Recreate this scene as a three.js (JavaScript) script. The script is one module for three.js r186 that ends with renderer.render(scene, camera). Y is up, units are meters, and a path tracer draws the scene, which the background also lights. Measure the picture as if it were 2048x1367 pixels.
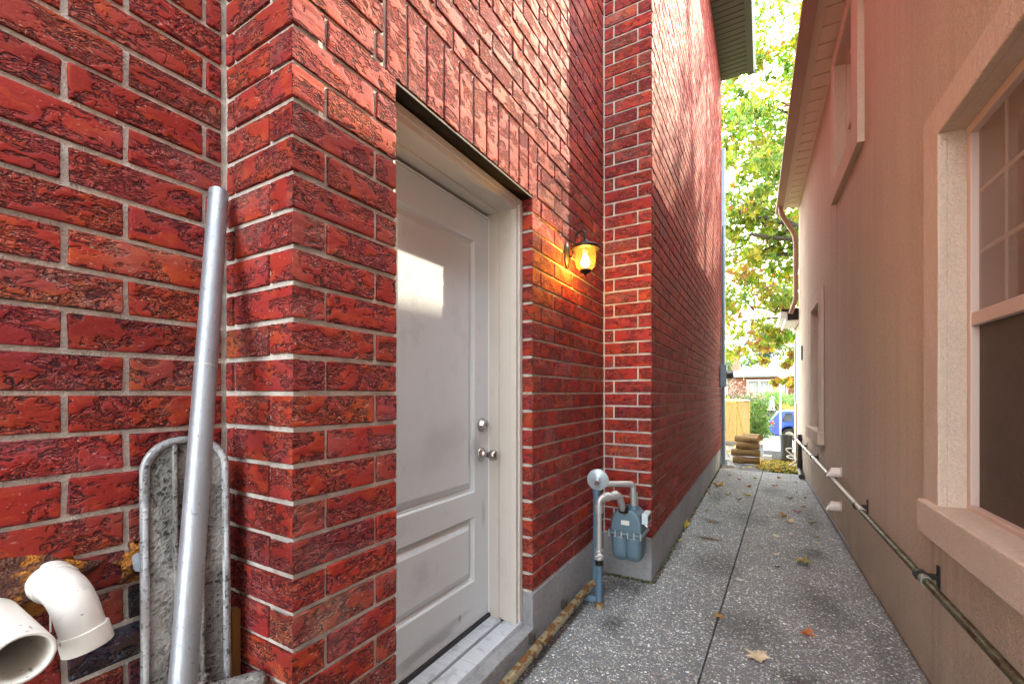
import * as THREE from 'three';
import { mergeGeometries } from 'three/addons/utils/BufferGeometryUtils.js';
import { RoundedBoxGeometry } from 'three/addons/geometries/RoundedBoxGeometry.js';
import { MarchingCubes } from 'three/addons/objects/MarchingCubes.js';

// ---------------------------------------------------------------- camera, sky, sun, exposure
const scene = new THREE.Scene();
const EYE = 1.27;                                         // the lens above the path
const camera = new THREE.PerspectiveCamera(84.19, 2048 / 1572, 0.05, 900);
camera.position.set(0, EYE, 0);
camera.rotation.y = Math.PI / 6;                          // looking 30 degrees left of the passage
camera.setViewOffset(2048, 1572, 0, 0, 2048, 1367);       // shift lens: upright verticals, low horizon
scene.add(camera);

const SKY = 2.15;
const SUN = new THREE.Vector3(0.221, 0.4215, -0.425).normalize();
{
  const W = 512, H = 256, d = new Float32Array(W * H * 4);
  const dir = new THREE.Vector3();
  for (let j = 0; j < H; j++) for (let i = 0; i < W; i++) {
    const el = ((j + 0.5) / H - 0.5) * Math.PI, az = ((i + 0.5) / W - 0.5) * 2 * Math.PI;
    dir.set(Math.cos(el) * Math.cos(az), Math.sin(el), Math.cos(el) * Math.sin(az));
    const up = Math.max(dir.y, 0), h = Math.pow(1 - up, 3);
    const glow = Math.exp(-(1 - Math.max(0, dir.dot(SUN))) * 5);
    let r = 0.80 + 0.30 * h + 0.55 * glow, g = 0.86 + 0.26 * h + 0.48 * glow, b = 0.93 + 0.14 * h + 0.34 * glow;
    if (dir.y < 0) { const k = Math.max(0, 1 + dir.y * 6); r = r * k + 0.25 * (1 - k); g = g * k + 0.24 * (1 - k); b = b * k + 0.22 * (1 - k); }
    const o = (j * W + i) * 4; d[o] = r * SKY; d[o + 1] = g * SKY; d[o + 2] = b * SKY; d[o + 3] = 1;
  }
  const sky = new THREE.DataTexture(d, W, H, THREE.RGBAFormat, THREE.FloatType);
  sky.mapping = THREE.EquirectangularReflectionMapping; sky.magFilter = sky.minFilter = THREE.LinearFilter; sky.needsUpdate = true;
  scene.background = sky; scene.environment = sky;
}
const sun = new THREE.DirectionalLight(new THREE.Color(1.0, 0.86, 0.62), 3.1);
sun.target.position.set(0, 0, -8); sun.position.copy(SUN).multiplyScalar(60).add(sun.target.position);
sun.castShadow = true; sun.shadow.mapSize.set(4096, 4096); sun.shadow.radius = 1.2;
Object.assign(sun.shadow.camera, { left: -30, right: 30, top: 30, bottom: -30, near: 1, far: 160 });
scene.add(sun, sun.target);
const EXPOSURE = 4.8;

// ---------------------------------------------------------------- helpers
function rng(seed) { let s = seed >>> 0; return () => { s = (s + 0x6D2B79F5) >>> 0; let t = s; t = Math.imul(t ^ (t >>> 15), t | 1); t ^= t + Math.imul(t ^ (t >>> 7), t | 61); return ((t ^ (t >>> 14)) >>> 0) / 4294967296; }; }
const clamp = (x, a = 0, b = 1) => Math.min(b, Math.max(a, x));
const sst = (a, b, x) => { const t = clamp((x - a) / (b - a)); return t * t * (3 - 2 * t); };
const mix = (a, b, t) => a + (b - a) * t;
const hash = (x, y, s) => { let h = Math.imul(x, 374761393) ^ Math.imul(y, 668265263) ^ Math.imul(s, 2246822519); h = Math.imul(h ^ (h >>> 13), 1274126177); return ((h ^ (h >>> 16)) >>> 0) / 4294967296; };
// value noise on [0,1)^2 that repeats, px by py cells
function pn(u, v, px, py, s) {
  const x = u * px, y = v * py, xi = Math.floor(x), yi = Math.floor(y), fx = x - xi, fy = y - yi;
  const x0 = ((xi % px) + px) % px, x1 = (x0 + 1) % px, y0 = ((yi % py) + py) % py, y1 = (y0 + 1) % py;
  const a = fx * fx * (3 - 2 * fx), b = fy * fy * (3 - 2 * fy);
  return mix(mix(hash(x0, y0, s), hash(x1, y0, s), a), mix(hash(x0, y1, s), hash(x1, y1, s), a), b);
}
function fbm(u, v, px, py, oct, s) { let r = 0, a = 0.5, n = 0; for (let i = 0; i < oct; i++) { r += a * pn(u, v, px, py, s + i * 17); n += a; a *= 0.5; px *= 2; py *= 2; } return r / n; }
// plain 3-D-ish noise for shapes
function wob(x, y, z, s = 1) { return Math.sin(x * 1.7 + s) * Math.cos(y * 2.3 - s * 1.3) + 0.6 * Math.sin(z * 2.9 + x * 1.3 + s * 2.1) * Math.cos(y * 1.1 + z * 0.7); }
const enc = (x) => { x = clamp(x); return Math.round(255 * (x <= 0.0031308 ? 12.92 * x : 1.055 * Math.pow(x, 1 / 2.4) - 0.055)); };
// fn(u, v, out) fills out = [r, g, b (linear), height 0..1, roughness]
function makeTexture(W, H, metresX, metresY, fn, want = 'ch') {
  const c = new Uint8Array(W * H * 4), h = new Uint8Array(W * H * 4), r = want.includes('r') ? new Uint8Array(W * H * 4) : null, hf = new Float32Array(W * H), o = [0, 0, 0, 0, 1];
  for (let j = 0; j < H; j++) for (let i = 0; i < W; i++) {
    fn((i + 0.5) / W, (j + 0.5) / H, o, i, j);
    const k = (j * W + i) * 4; c[k] = enc(o[0]); c[k + 1] = enc(o[1]); c[k + 2] = enc(o[2]); c[k + 3] = 255;
    hf[j * W + i] = o[3]; h[k] = h[k + 1] = h[k + 2] = Math.round(255 * clamp(o[3])); h[k + 3] = 255;
    if (r) { r[k] = r[k + 1] = r[k + 2] = Math.round(255 * clamp(o[4])); r[k + 3] = 255; }
  }
  const tex = (data, srgb) => { const t = new THREE.DataTexture(data, W, H, THREE.RGBAFormat); t.wrapS = t.wrapT = THREE.RepeatWrapping; t.magFilter = THREE.LinearFilter; t.minFilter = THREE.LinearMipmapLinearFilter; t.generateMipmaps = true; t.repeat.set(1 / metresX, 1 / metresY); if (srgb) t.colorSpace = THREE.SRGBColorSpace; t.needsUpdate = true; return t; };
  return { map: want.includes('c') ? tex(c, true) : null, bump: want.includes('h') ? tex(h, false) : null, rough: r ? tex(r, false) : null, hf, W, H, mx: metresX, my: metresY };
}
function sampleH(t, x, y) { const u = x / t.mx, v = y / t.my; const i = Math.floor((u - Math.floor(u)) * t.W) % t.W, j = Math.floor((v - Math.floor(v)) * t.H) % t.H; return t.hf[j * t.W + i]; }
const V = (x, y, z) => new THREE.Vector3(x, y, z);
const W3 = (X, Y, t) => V(X, Y + EYE, -t);                // X right, Y above the eye, t along the passage
function std(c, rough = 0.8, metal = 0, extra = {}) { return new THREE.MeshStandardMaterial({ color: Array.isArray(c) ? new THREE.Color().setRGB(...c) : c, roughness: rough, metalness: metal, ...extra }); }

function boxUV(g, spin = 0) {                             // uv in metres by the dominant axis of each face
  g = g.index ? g.toNonIndexed() : g; if (!g.attributes.normal) g.computeVertexNormals();
  const p = g.attributes.position, uv = new Float32Array(p.count * 2), a = V(), b = V(), c = V(), n = V();
  for (let i = 0; i < p.count; i += 3) {
    a.fromBufferAttribute(p, i); b.fromBufferAttribute(p, i + 1); c.fromBufferAttribute(p, i + 2);
    n.copy(b).sub(a).cross(c.clone().sub(a)); const x = Math.abs(n.x), y = Math.abs(n.y), z = Math.abs(n.z);
    [a, b, c].forEach((q, k) => { let u, v; if (x >= y && x >= z) { u = -q.z; v = q.y; } else if (y >= z) { u = q.x; v = -q.z; } else { u = q.x; v = q.y; } if (spin) [u, v] = [v, u]; uv[(i + k) * 2] = u; uv[(i + k) * 2 + 1] = v; });
  }
  g.setAttribute('uv', new THREE.BufferAttribute(uv, 2));
  return g;
}
const strip = (g, col) => { g = g.index ? g.toNonIndexed() : g; for (const k of Object.keys(g.attributes)) if (!['position', 'normal', 'uv', ...(col ? ['color'] : [])].includes(k)) g.deleteAttribute(k); if (!g.attributes.normal) g.computeVertexNormals(); if (!g.attributes.uv) g.setAttribute('uv', new THREE.BufferAttribute(new Float32Array(g.attributes.position.count * 2), 2)); return g; };
function merge(list, col) { list = (Array.isArray(list) ? list : [list]).map((g) => strip(g, col)); return list.length > 1 ? mergeGeometries(list) : list[0]; }
const used = {};
const numbered = (n) => { const k = used[n] = (used[n] ?? -1) + 1; return k ? `${n}_${String(k).padStart(3, '0')}` : n; };
function obj(name, geos, m, parent = scene, { uv = true, spin = 0, col = false, kind, label } = {}) {
  let g = merge(geos, col); if (uv) g = boxUV(g, spin);
  const o = new THREE.Mesh(g, m); o.name = parent === scene ? numbered(name) : name; o.castShadow = o.receiveShadow = true; parent.add(o);
  if (kind) o.userData.kind = kind; if (label) o.userData.label = label;
  return o;
}
function tag(o, label, category, group) { o.userData.label = label; o.userData.category = category; if (group) o.userData.group = group; return o; }
function thing(name, label, category, pos = [0, 0, 0], turn = 0, group) { const o = new THREE.Group(); o.name = numbered(name); o.position.set(...pos); o.rotation.y = turn; scene.add(o); return tag(o, label, category, group); }
// geometry pieces; X0..X1, Y0..Y1 above the eye, t0..t1 along the passage
function blk(X0, X1, Y0, Y1, t0, t1, r = 0, seg = 2) {
  const w = X1 - X0, h = Y1 - Y0, d = t1 - t0;
  const g = r ? new RoundedBoxGeometry(w, h, d, seg, Math.min(r, w / 2.02, h / 2.02, d / 2.02)) : new THREE.BoxGeometry(w, h, d);
  return g.translate((X0 + X1) / 2, (Y0 + Y1) / 2 + EYE, -(t0 + t1) / 2);
}
function rod(a, b, r, seg = 14, r2 = r, open = false) {
  const d = b.clone().sub(a), L = d.length(), g = new THREE.CylinderGeometry(r2, r, L, seg, 1, open);
  g.translate(0, L / 2, 0).applyQuaternion(new THREE.Quaternion().setFromUnitVectors(V(0, 1, 0), d.normalize())); return g.translate(a.x, a.y, a.z);
}
function bent(pts, r, fillet = 0.04, seg = 12, tub = 48) { // a tube along a polyline with rounded corners
  const path = new THREE.CurvePath(); let last = pts[0];
  for (let i = 1; i < pts.length - 1; i++) {
    const A = pts[i].clone().sub(pts[i - 1]), B = pts[i + 1].clone().sub(pts[i]), f = Math.min(fillet, A.length() * 0.49, B.length() * 0.49);
    const p = pts[i].clone().addScaledVector(A.normalize(), -f), q = pts[i].clone().addScaledVector(B.normalize(), f);
    path.add(new THREE.LineCurve3(last, p)); path.add(new THREE.QuadraticBezierCurve3(p, pts[i], q)); last = q;
  }
  path.add(new THREE.LineCurve3(last, pts[pts.length - 1]));
  class C extends THREE.Curve { getPoint(t, o = V()) { return o.copy(path.getPointAt(clamp(t))); } }
  const g = new THREE.TubeGeometry(new C(), tub, r, seg, false);
  const caps = [[pts[0], pts[1]], [pts[pts.length - 1], pts[pts.length - 2]]].map(([p, q]) => { const n = p.clone().sub(q).normalize(); return new THREE.CircleGeometry(r, seg).applyQuaternion(new THREE.Quaternion().setFromUnitVectors(V(0, 0, 1), n)).translate(p.x, p.y, p.z); });
  return merge([g, ...caps]);
}
// nested rectangles in the plane (along, up) with heights: [[inset, z], ...]; flat shaded, last one filled
function rings(x0, y0, x1, y1, prof) {
  const pos = []; const R = prof.map(([i, z]) => [[x0 + i, y0 + i, z], [x1 - i, y0 + i, z], [x1 - i, y1 - i, z], [x0 + i, y1 - i, z]]);
  const quad = (a, b, c, d) => pos.push(...a, ...b, ...c, ...a, ...c, ...d);
  for (let k = 0; k + 1 < R.length; k++) for (let e = 0; e < 4; e++) { const f = (e + 1) % 4; quad(R[k][e], R[k][f], R[k + 1][f], R[k + 1][e]); }
  const l = R[R.length - 1]; quad(l[0], l[1], l[2], l[3]);
  const g = new THREE.BufferGeometry(); g.setAttribute('position', new THREE.BufferAttribute(new Float32Array(pos), 3)); g.computeVertexNormals(); return g;
}
// a shape drawn in (t, Y) pushed through from X0 to X1
function slabTY(shape, X0, X1, bevel = 0) {
  const g = new THREE.ExtrudeGeometry(shape, { depth: X1 - X0 - 2 * bevel, bevelEnabled: bevel > 0, bevelSize: bevel, bevelThickness: bevel, bevelOffset: -bevel, bevelSegments: 2, curveSegments: 10 });
  return g.translate(0, 0, bevel).rotateY(Math.PI / 2).translate(X0, EYE, 0);
}
const rect = (a, b, c, d) => { const s = new THREE.Shape(); s.moveTo(a, b); s.lineTo(c, b); s.lineTo(c, d); s.lineTo(a, d); s.closePath(); return s; };
const rectHole = (s, a, b, c, d) => { const h = new THREE.Path(); h.moveTo(a, b); h.lineTo(a, d); h.lineTo(c, d); h.lineTo(c, b); h.closePath(); s.holes.push(h); return s; };
// screen position in the photograph's pixels, used only to pick which bricks show largest
const camS = 0.5, camC = Math.sqrt(3) / 2;
function screen(x, y, z) { const t = -z, d = -x * camS + t * camC; if (d < 0.05) return null; return [1024 + 870 * (x * camC + t * camS) / d, 786 - 870 * (y - EYE) / d, d]; }

// ---------------------------------------------------------------- textures and materials
const brickTex = makeTexture(2048, 1024, 2.0, 1.0, (u, v, o) => {
  const n = fbm(u, v, 100, 130, 3, 31), fine = pn(u, v, 900, 460, 71);
  const wu = u + 0.012 * (fbm(u, v, 60, 44, 2, 3) - 0.5), wv = v + 0.026 * (fbm(u, v, 60, 40, 2, 4) - 0.5);
  const p1 = fbm(wu, wv, 42, 36, 4, 11) + 0.14 * (n - 0.5);              // smooth skins between torn, bark-like areas
  const skin = sst(0.515, 0.545, p1);
  const r1 = 1 - Math.abs(2 * fbm(wu, wv + 0.004 * n, 124, 240, 2, 57) - 1), r2 = 1 - Math.abs(2 * fbm(wu + 0.37, wv, 230, 380, 2, 63) - 1);
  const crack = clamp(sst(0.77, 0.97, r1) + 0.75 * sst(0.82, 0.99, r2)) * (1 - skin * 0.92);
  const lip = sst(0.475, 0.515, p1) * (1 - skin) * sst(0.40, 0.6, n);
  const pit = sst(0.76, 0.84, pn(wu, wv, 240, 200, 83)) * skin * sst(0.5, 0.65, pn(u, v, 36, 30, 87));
  const grit = 0.5 * fine + 0.5 * fbm(u, v, 330, 330, 2, 91);
  o[3] = clamp(mix(0.40 + 0.4 * n + 0.25 * (grit - 0.5), 0.82 + 0.12 * n, skin) - 0.62 * crack - 0.25 * lip - 0.4 * pit + 0.05 * (fine - 0.5));
  const hue = fbm(u, v, 40, 34, 3, 101), hue2 = fbm(u, v, 18, 14, 2, 131);
  const or = 0.7 * sst(0.49, 0.66, hue), pu = sst(0.50, 0.68, hue2);
  let r = mix(mix(0.285, 0.365, or), 0.24, pu * 0.5), g = mix(mix(0.024, 0.048, or), 0.028, pu * 0.6), b = mix(mix(0.015, 0.016, or), 0.028, pu * 0.7);
  const hi = (1 - skin) * sst(0.52, 0.75, grit * 0.6 + n * 0.5); r = mix(r, 0.46, hi * 0.45); g = mix(g, 0.13, hi * 0.5); b = mix(b, 0.10, hi * 0.5);
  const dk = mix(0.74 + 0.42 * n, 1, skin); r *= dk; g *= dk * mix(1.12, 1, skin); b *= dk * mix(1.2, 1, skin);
  const creviceShade = clamp(crack * 0.97 + 0.5 * lip + 0.6 * pit); r = mix(r, 0.046, creviceShade); g = mix(g, 0.010, creviceShade); b = mix(b, 0.012, creviceShade);  // cracks and pits painted dark, standing in for occlusion the bump map lacks
  const fl = sst(0.86, 0.94, pn(u, v, 480, 330, 151)) * sst(0.5, 0.66, pn(u, v, 50, 40, 157)); r = mix(r, 0.5, fl * 0.6); g = mix(g, 0.34, fl * 0.6); b = mix(b, 0.28, fl * 0.6);
  const chalk = 0.15 * sst(0.58, 0.74, fbm(u, v, 9, 7, 4, 171)) * (0.4 + 0.6 * n); r = mix(r, 0.42, chalk); g = mix(g, 0.27, chalk); b = mix(b, 0.24, chalk);
  const f = 0.84 + 0.32 * fine; o[0] = r * f; o[1] = g * f; o[2] = b * f;
  o[4] = 0.74 + 0.14 * (1 - skin) + 0.14 * (fine - 0.5);
}, 'chr');
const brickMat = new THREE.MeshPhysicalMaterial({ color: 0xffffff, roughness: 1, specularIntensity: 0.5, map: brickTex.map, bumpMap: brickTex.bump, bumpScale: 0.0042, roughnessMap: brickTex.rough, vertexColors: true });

const mortarTex = makeTexture(1024, 1024, 0.8, 0.8, (u, v, o) => {
  const a = fbm(u, v, 40, 40, 4, 5), b = pn(u, v, 330, 330, 9), st = fbm(u, v, 6, 6, 3, 13);
  o[3] = 0.6 * a + 0.4 * b; const k = 0.43 + 0.22 * a + 0.12 * (b - 0.5) - 0.10 * sst(0.5, 0.7, st);
  o[0] = k * 1.03; o[1] = k * 0.95; o[2] = k * 0.88;
});
const mortarMat = std([1, 1, 1], 0.95, 0, { map: mortarTex.map, bumpMap: mortarTex.bump, bumpScale: 0.003 });

const pebbleTex = (() => {                                             // exposed aggregate: stones set in cement
  const N = 2048, M = 1.6, col = new Float32Array(N * N * 3), hh = new Float32Array(N * N), R = rng(77);
  for (let j = 0; j < N; j++) for (let i = 0; i < N; i++) { const u = i / N, v = j / N, n = fbm(u, v, 60, 60, 3, 3), f = pn(u, v, 800, 800, 9), k = 0.085 + 0.07 * n + 0.06 * f; const q = (j * N + i) * 3; col[q] = k; col[q + 1] = k * 1.01; col[q + 2] = k * 1.02; hh[j * N + i] = 0.25 + 0.15 * n; }
  for (let s = 0; s < 30000; s++) {
    const cx = R() * N, cy = R() * N, a = (2.0 + 6.2 * R() * R()) * 1.28, b = a * (0.5 + 0.45 * R()), th = R() * 3.14, c = Math.cos(th), sn = Math.sin(th), t = R();
    let base = t < 0.20 ? [0.62, 0.63, 0.63] : t < 0.50 ? [0.33, 0.34, 0.35] : t < 0.68 ? [0.13, 0.13, 0.14] : t < 0.86 ? [0.34, 0.28, 0.22] : [0.20, 0.21, 0.23]; const k = 0.6 + 0.8 * R(), hgt = 0.5 + 0.45 * R();
    for (let y = -Math.ceil(a); y <= a; y++) for (let x = -Math.ceil(a); x <= a; x++) {
      const p = (x * c + y * sn) / a, q = (-x * sn + y * c) / b, d = p * p + q * q; if (d > 1) continue;
      const i = ((Math.round(cx) + x) % N + N) % N, j = ((Math.round(cy) + y) % N + N) % N, o = j * N + i, h = 0.3 + hgt * 0.6 * Math.sqrt(1 - d);
      if (h > hh[o]) { hh[o] = h; col[o * 3] = base[0] * k; col[o * 3 + 1] = base[1] * k; col[o * 3 + 2] = base[2] * k; }
    }
  }
  return makeTexture(N, N, M, M, (u, v, o, i, j) => { const q = j * N + i, w = 0.78 + 0.4 * fbm(u, v, 5, 5, 4, 41); o[0] = col[q * 3] * w; o[1] = col[q * 3 + 1] * w; o[2] = col[q * 3 + 2] * w; o[3] = hh[q]; });
})();
const pathMat = std([1.26, 1.31, 1.33], 0.72, 0, { map: pebbleTex.map, bumpMap: pebbleTex.bump, bumpScale: 0.004 });

const stuccoTex = makeTexture(1024, 1024, 0.7, 0.7, (u, v, o) => {
  const a = fbm(u, v, 34, 30, 3, 5), b = fbm(u + 0.3, v, 110, 100, 3, 25), c = pn(u, v, 400, 400, 55);
  const worm = Math.exp(-Math.pow((b - 0.5) / 0.05, 2));
  o[3] = clamp(0.30 + 0.5 * a + 0.22 * b + 0.12 * c - 0.22 * worm); const k = 0.9 + 0.16 * a + 0.10 * (c - 0.5) - 0.10 * worm; o[0] = o[1] = o[2] = clamp(k * 0.92);
});
const wallTex = makeTexture(2048, 1024, 12.4, 6.2, (u, v, o, i, j) => { // the whole stucco wall once: rain streaks, splash dirt at the foot, drips under the sills
  const t = u * 12.4 - 3.2, Y = v * 6.2 - 0.6 - 1.27 + 0.0, a = fbm(u, v, 10, 5, 4, 15), s = fbm(u, v, 150, 4, 3, 19), g = hash(i, j, 5);
  let k = 0.84 + 0.24 * a + 0.14 * (s - 0.5) + 0.20 * (g - 0.5), dirt = 0.5 * sst(-0.75, -1.27, Y) * (0.4 + 0.8 * fbm(u, v, 60, 30, 3, 3));
  for (const [t0, t1, y] of [[1.27, 2.53, -0.6], [3.9, 5.0, 1.77], [5.83, 7, -0.57]]) if (t > t0 - 0.05 && t < t1 + 0.05 && Y < y) { const e = Math.min(Math.abs(t - t0), Math.abs(t - t1)); dirt += (0.30 * Math.exp(-e / 0.09) + 0.16) * Math.exp((Y - y) / 0.5) * sst(0.35, 0.7, fbm(u, v * 0.2, 420, 4, 3, 33)); }
  dirt = clamp(dirt, 0, 0.6); o[0] = mix(0.59 * k, 0.20, dirt); o[1] = mix(0.472 * k, 0.16, dirt); o[2] = mix(0.355 * k, 0.115, dirt); o[3] = 0;
}, 'c');
wallTex.map.offset.set(3.2 / 12.4, 0.6 / 6.2);
const stainTex = makeTexture(1024, 1024, 4.3, 4.3, (u, v, o) => {
  const a = fbm(u, v, 5, 3, 4, 15), s = fbm(u, v, 40, 3, 3, 19), f = fbm(u, v, 420, 420, 2, 7); const k = 0.80 + 0.26 * a + 0.14 * (s - 0.5) + 0.5 * (f - 0.5);
  o[0] = 0.60 * k; o[1] = 0.45 * k; o[2] = 0.345 * k; o[3] = 0;
}, 'c');
const stuccoMat = std([1, 1, 1], 0.94, 0, { map: wallTex.map, bumpMap: stuccoTex.bump, bumpScale: 0.010 });
const trimTex = makeTexture(1024, 1024, 1.9, 1.9, (u, v, o) => { const a = fbm(u, v, 6, 4, 4, 35), f = fbm(u, v, 200, 200, 2, 37); const k = 0.84 + 0.2 * a + 0.15 * (f - 0.5); o[0] = 0.65 * k; o[1] = 0.525 * k; o[2] = 0.42 * k; o[3] = 0; }, 'c');
const trimMat = std([1, 1, 1], 0.92, 0, { map: trimTex.map, bumpMap: stuccoTex.bump, bumpScale: 0.008 });

const cementTex = makeTexture(1024, 1024, 1.1, 1.1, (u, v, o) => {
  const a = fbm(u, v, 5, 6, 5, 15), b = fbm(u, v, 60, 60, 4, 19), c = pn(u, v, 330, 330, 3); o[3] = 0.5 * b + 0.3 * c + 0.2 * a;
  const k = 0.17 + 0.10 * a + 0.10 * b + 0.05 * (c - 0.5); o[0] = k * 0.98; o[1] = k; o[2] = k * 1.05;
});
const cementMat = std([1, 1, 1], 0.9, 0, { map: cementTex.map, bumpMap: cementTex.bump, bumpScale: 0.006 });
const splashTex = makeTexture(1024, 1024, 0.6, 0.6, (u, v, o) => {
  const a = fbm(u, v, 9, 6, 4, 45), b = fbm(u, v, 70, 70, 3, 49), c = fbm(u, v, 190, 190, 2, 3); o[3] = clamp(0.45 * a + 0.55 * b + 0.15 * c);
  const k = 0.13 + 0.16 * sst(0.38, 0.66, a) + 0.16 * (b - 0.4) - 0.16 * sst(0.62, 0.72, b); o[0] = clamp(k * 1.0, 0.03); o[1] = clamp(k * 0.99, 0.03); o[2] = clamp(k * 0.96, 0.03);
});
const splashMat = std([1, 1, 1], 0.85, 0, { map: splashTex.map, bumpMap: splashTex.bump, bumpScale: 0.010 });
const rustTex = makeTexture(512, 512, 0.5, 0.5, (u, v, o) => {
  const a = fbm(u, v, 14, 14, 4, 65), b = fbm(u, v, 60, 60, 3, 69), k = sst(0.47, 0.57, a + 0.16 * (b - 0.5)); o[3] = b;
  const s = 0.8 + 0.5 * (b - 0.5); o[0] = mix(0.36, 0.21, k) * s; o[1] = mix(0.31, 0.095, k) * s; o[2] = mix(0.19, 0.03, k) * s; o[4] = mix(0.36, 0.8, k);
}, 'chr');
const rustMat = std([1, 1, 1], 1, 0.25, { map: rustTex.map, bumpMap: rustTex.bump, bumpScale: 0.002, roughnessMap: rustTex.rough });
const scuffTex = makeTexture(512, 512, 0.4, 0.4, (u, v, o) => { const a = fbm(u, v, 10, 6, 4, 75), b = fbm(u, v, 120, 50, 3, 79), d = sst(0.90, 0.95, pn(u, v, 90, 70, 81)); o[3] = 0.6 * a + 0.4 * b; const k = 0.82 + 0.2 * a - 0.2 * d; o[0] = o[1] = o[2] = clamp(k); o[4] = clamp(0.30 + 0.36 * b + 0.3 * d); }, 'chr');
const aluMat = std([0.36, 0.40, 0.45], 1, 0.72, { map: scuffTex.map, roughnessMap: scuffTex.rough, bumpMap: scuffTex.bump, bumpScale: 0.0006 });
const galvMat = std([0.55, 0.56, 0.55], 1, 0.7, { map: scuffTex.map, roughnessMap: scuffTex.rough, bumpMap: scuffTex.bump, bumpScale: 0.001 });
const paintTex = makeTexture(1024, 1024, 1.7, 1.7, (u, v, o) => { const a = fbm(u, v, 4, 3, 4, 85), b = fbm(u, v, 26, 16, 3, 89), f = pn(u, v, 300, 500, 91); o[3] = 0.5 * b + 0.5 * f; const d = 0.07 * sst(0.5, 0.8, a) * b + 0.05 * sst(0.70, 0.8, b); o[0] = 0.95 - d; o[1] = 0.95 - d * 1.02; o[2] = 0.95 - d * 1.08; });
const doorMat = std([0.66, 0.71, 0.75], 0.42, 0, { map: paintTex.map, bumpMap: paintTex.bump, bumpScale: 0.0008 });
const frameMat = std([0.60, 0.56, 0.51], 0.5, 0, { map: paintTex.map, bumpMap: paintTex.bump, bumpScale: 0.0008 });
const sillTex = makeTexture(512, 512, 0.5, 0.5, (u, v, o) => { const g = fbm(u, v, 3, 120, 3, 95), a = fbm(u, v, 12, 12, 3, 97); o[3] = g; const k = 0.72 + 0.3 * g - 0.18 * sst(0.55, 0.7, a); o[0] = o[1] = o[2] = clamp(k); });
const sillMat = std([0.60, 0.64, 0.70], 0.5, 0.1, { map: sillTex.map, bumpMap: sillTex.bump, bumpScale: 0.0014 });
const woodTex = makeTexture(512, 512, 0.8, 0.8, (u, v, o) => { const g = fbm(u + 0.02 * fbm(u, v, 4, 4, 2, 3), v, 46, 3, 4, 105), k = 0.92 + 0.3 * (g - 0.4); o[3] = g; o[0] = 0.56 * k; o[1] = 0.36 * k; o[2] = 0.13 * k; });
const woodMat = std([1, 1, 1], 0.7, 0, { map: woodTex.map, bumpMap: woodTex.bump, bumpScale: 0.001 });
const pvcTex = makeTexture(512, 512, 0.5, 0.5, (u, v, o) => { const a = fbm(u, v, 7, 5, 4, 5), d = sst(0.93, 0.97, pn(u, v, 44, 60, 9)) * sst(0.55, 0.65, pn(u, v, 9, 9, 3)); const k = 1 - 0.22 * sst(0.5, 0.8, a) - 0.6 * d; o[0] = 0.79 * k; o[1] = 0.785 * k; o[2] = 0.74 * k; o[3] = 0; }, 'c');
const pvcMat = std([1, 1, 1], 0.36, 0, { map: pvcTex.map });
const blueGrey = std([0.10, 0.19, 0.27], 0.5, 0.15, { map: scuffTex.map, bumpMap: scuffTex.bump, bumpScale: 0.0008 });
const meterMat = std([0.105, 0.175, 0.225], 0.46, 0.1, { map: scuffTex.map, bumpMap: scuffTex.bump, bumpScale: 0.0006 });
const blackMat = std([0.02, 0.02, 0.022], 0.5, 0.2), bronzeMat = std([0.03, 0.024, 0.02], 0.4, 0.6), steelMat = std([0.05, 0.032, 0.022], 0.7, 0.3, { map: rustTex.map });
const glassMat = new THREE.MeshPhysicalMaterial({ color: 0xffffff, transmission: 1, thickness: 0, roughness: 0.03, ior: 1.5 });
const soffitMat = std([0.085, 0.10, 0.085], 0.45), gutterMat = std([0.08, 0.095, 0.09], 0.38, 0.1);
const tanMat = std([0.70, 0.57, 0.44], 0.6, 0, { map: paintTex.map }), brownMat = std([0.36, 0.21, 0.145], 0.5, 0, { map: paintTex.map });
const vinylMat = std([0.62, 0.49, 0.42], 0.5, 0, { map: paintTex.map });
const roofMat = std([0.12, 0.11, 0.10], 0.9, 0, { map: pebbleTex.map });
const whiteMat = std([0.75, 0.74, 0.72], 0.5);

// ---------------------------------------------------------------- the brick house
const house = thing('brick_house', 'red brick house with a stepped side wall and a white side door', 'house');
const XN = -1.281, XP = -0.979, XF = -0.646, T1 = 0.64, T2 = 3.0, T3 = 8.66, TO0 = 0.984, TO1 = 1.90;   // near wall, door wall, far wall; their corners; the door opening
const GROUND = -EYE, FTOP = -0.984, EAVE = 5.58, LINTEL = 0.966;
const RC = 0.0075;                                                        // mortar lies this far behind the brick faces
obj('wall', [
  blk(-1.5, XN - RC, GROUND - 0.3, EAVE, -2.6, T1 + 0.02), blk(-1.5, XP - RC, GROUND - 0.3, EAVE, T1 + RC, TO0 - 0.006),
  blk(-1.078, XP - RC, LINTEL + 0.012, EAVE, TO0 - 0.006, TO1 + 0.006), blk(-1.5, XP - RC, GROUND - 0.3, EAVE, TO1 + 0.006, T2 + 0.02),
  blk(-1.5, XF - RC, GROUND - 0.3, EAVE, T2 + RC, T3 - RC),
], mortarMat, house);
obj('back_wall', [blk(-9, -1.5, GROUND - 0.3, EAVE, -2.6, -2.4), blk(-9, -1.5, GROUND - 0.3, EAVE, T3 - 0.2, T3 - RC), blk(-9.2, -9, GROUND - 0.3, EAVE, -2.6, T3 - RC), blk(-1.6, -1.5, GROUND - 0.3, EAVE, TO0 - 0.05, TO1 + 0.05)], mortarMat, house);
const bl = rng(4711);
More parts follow.
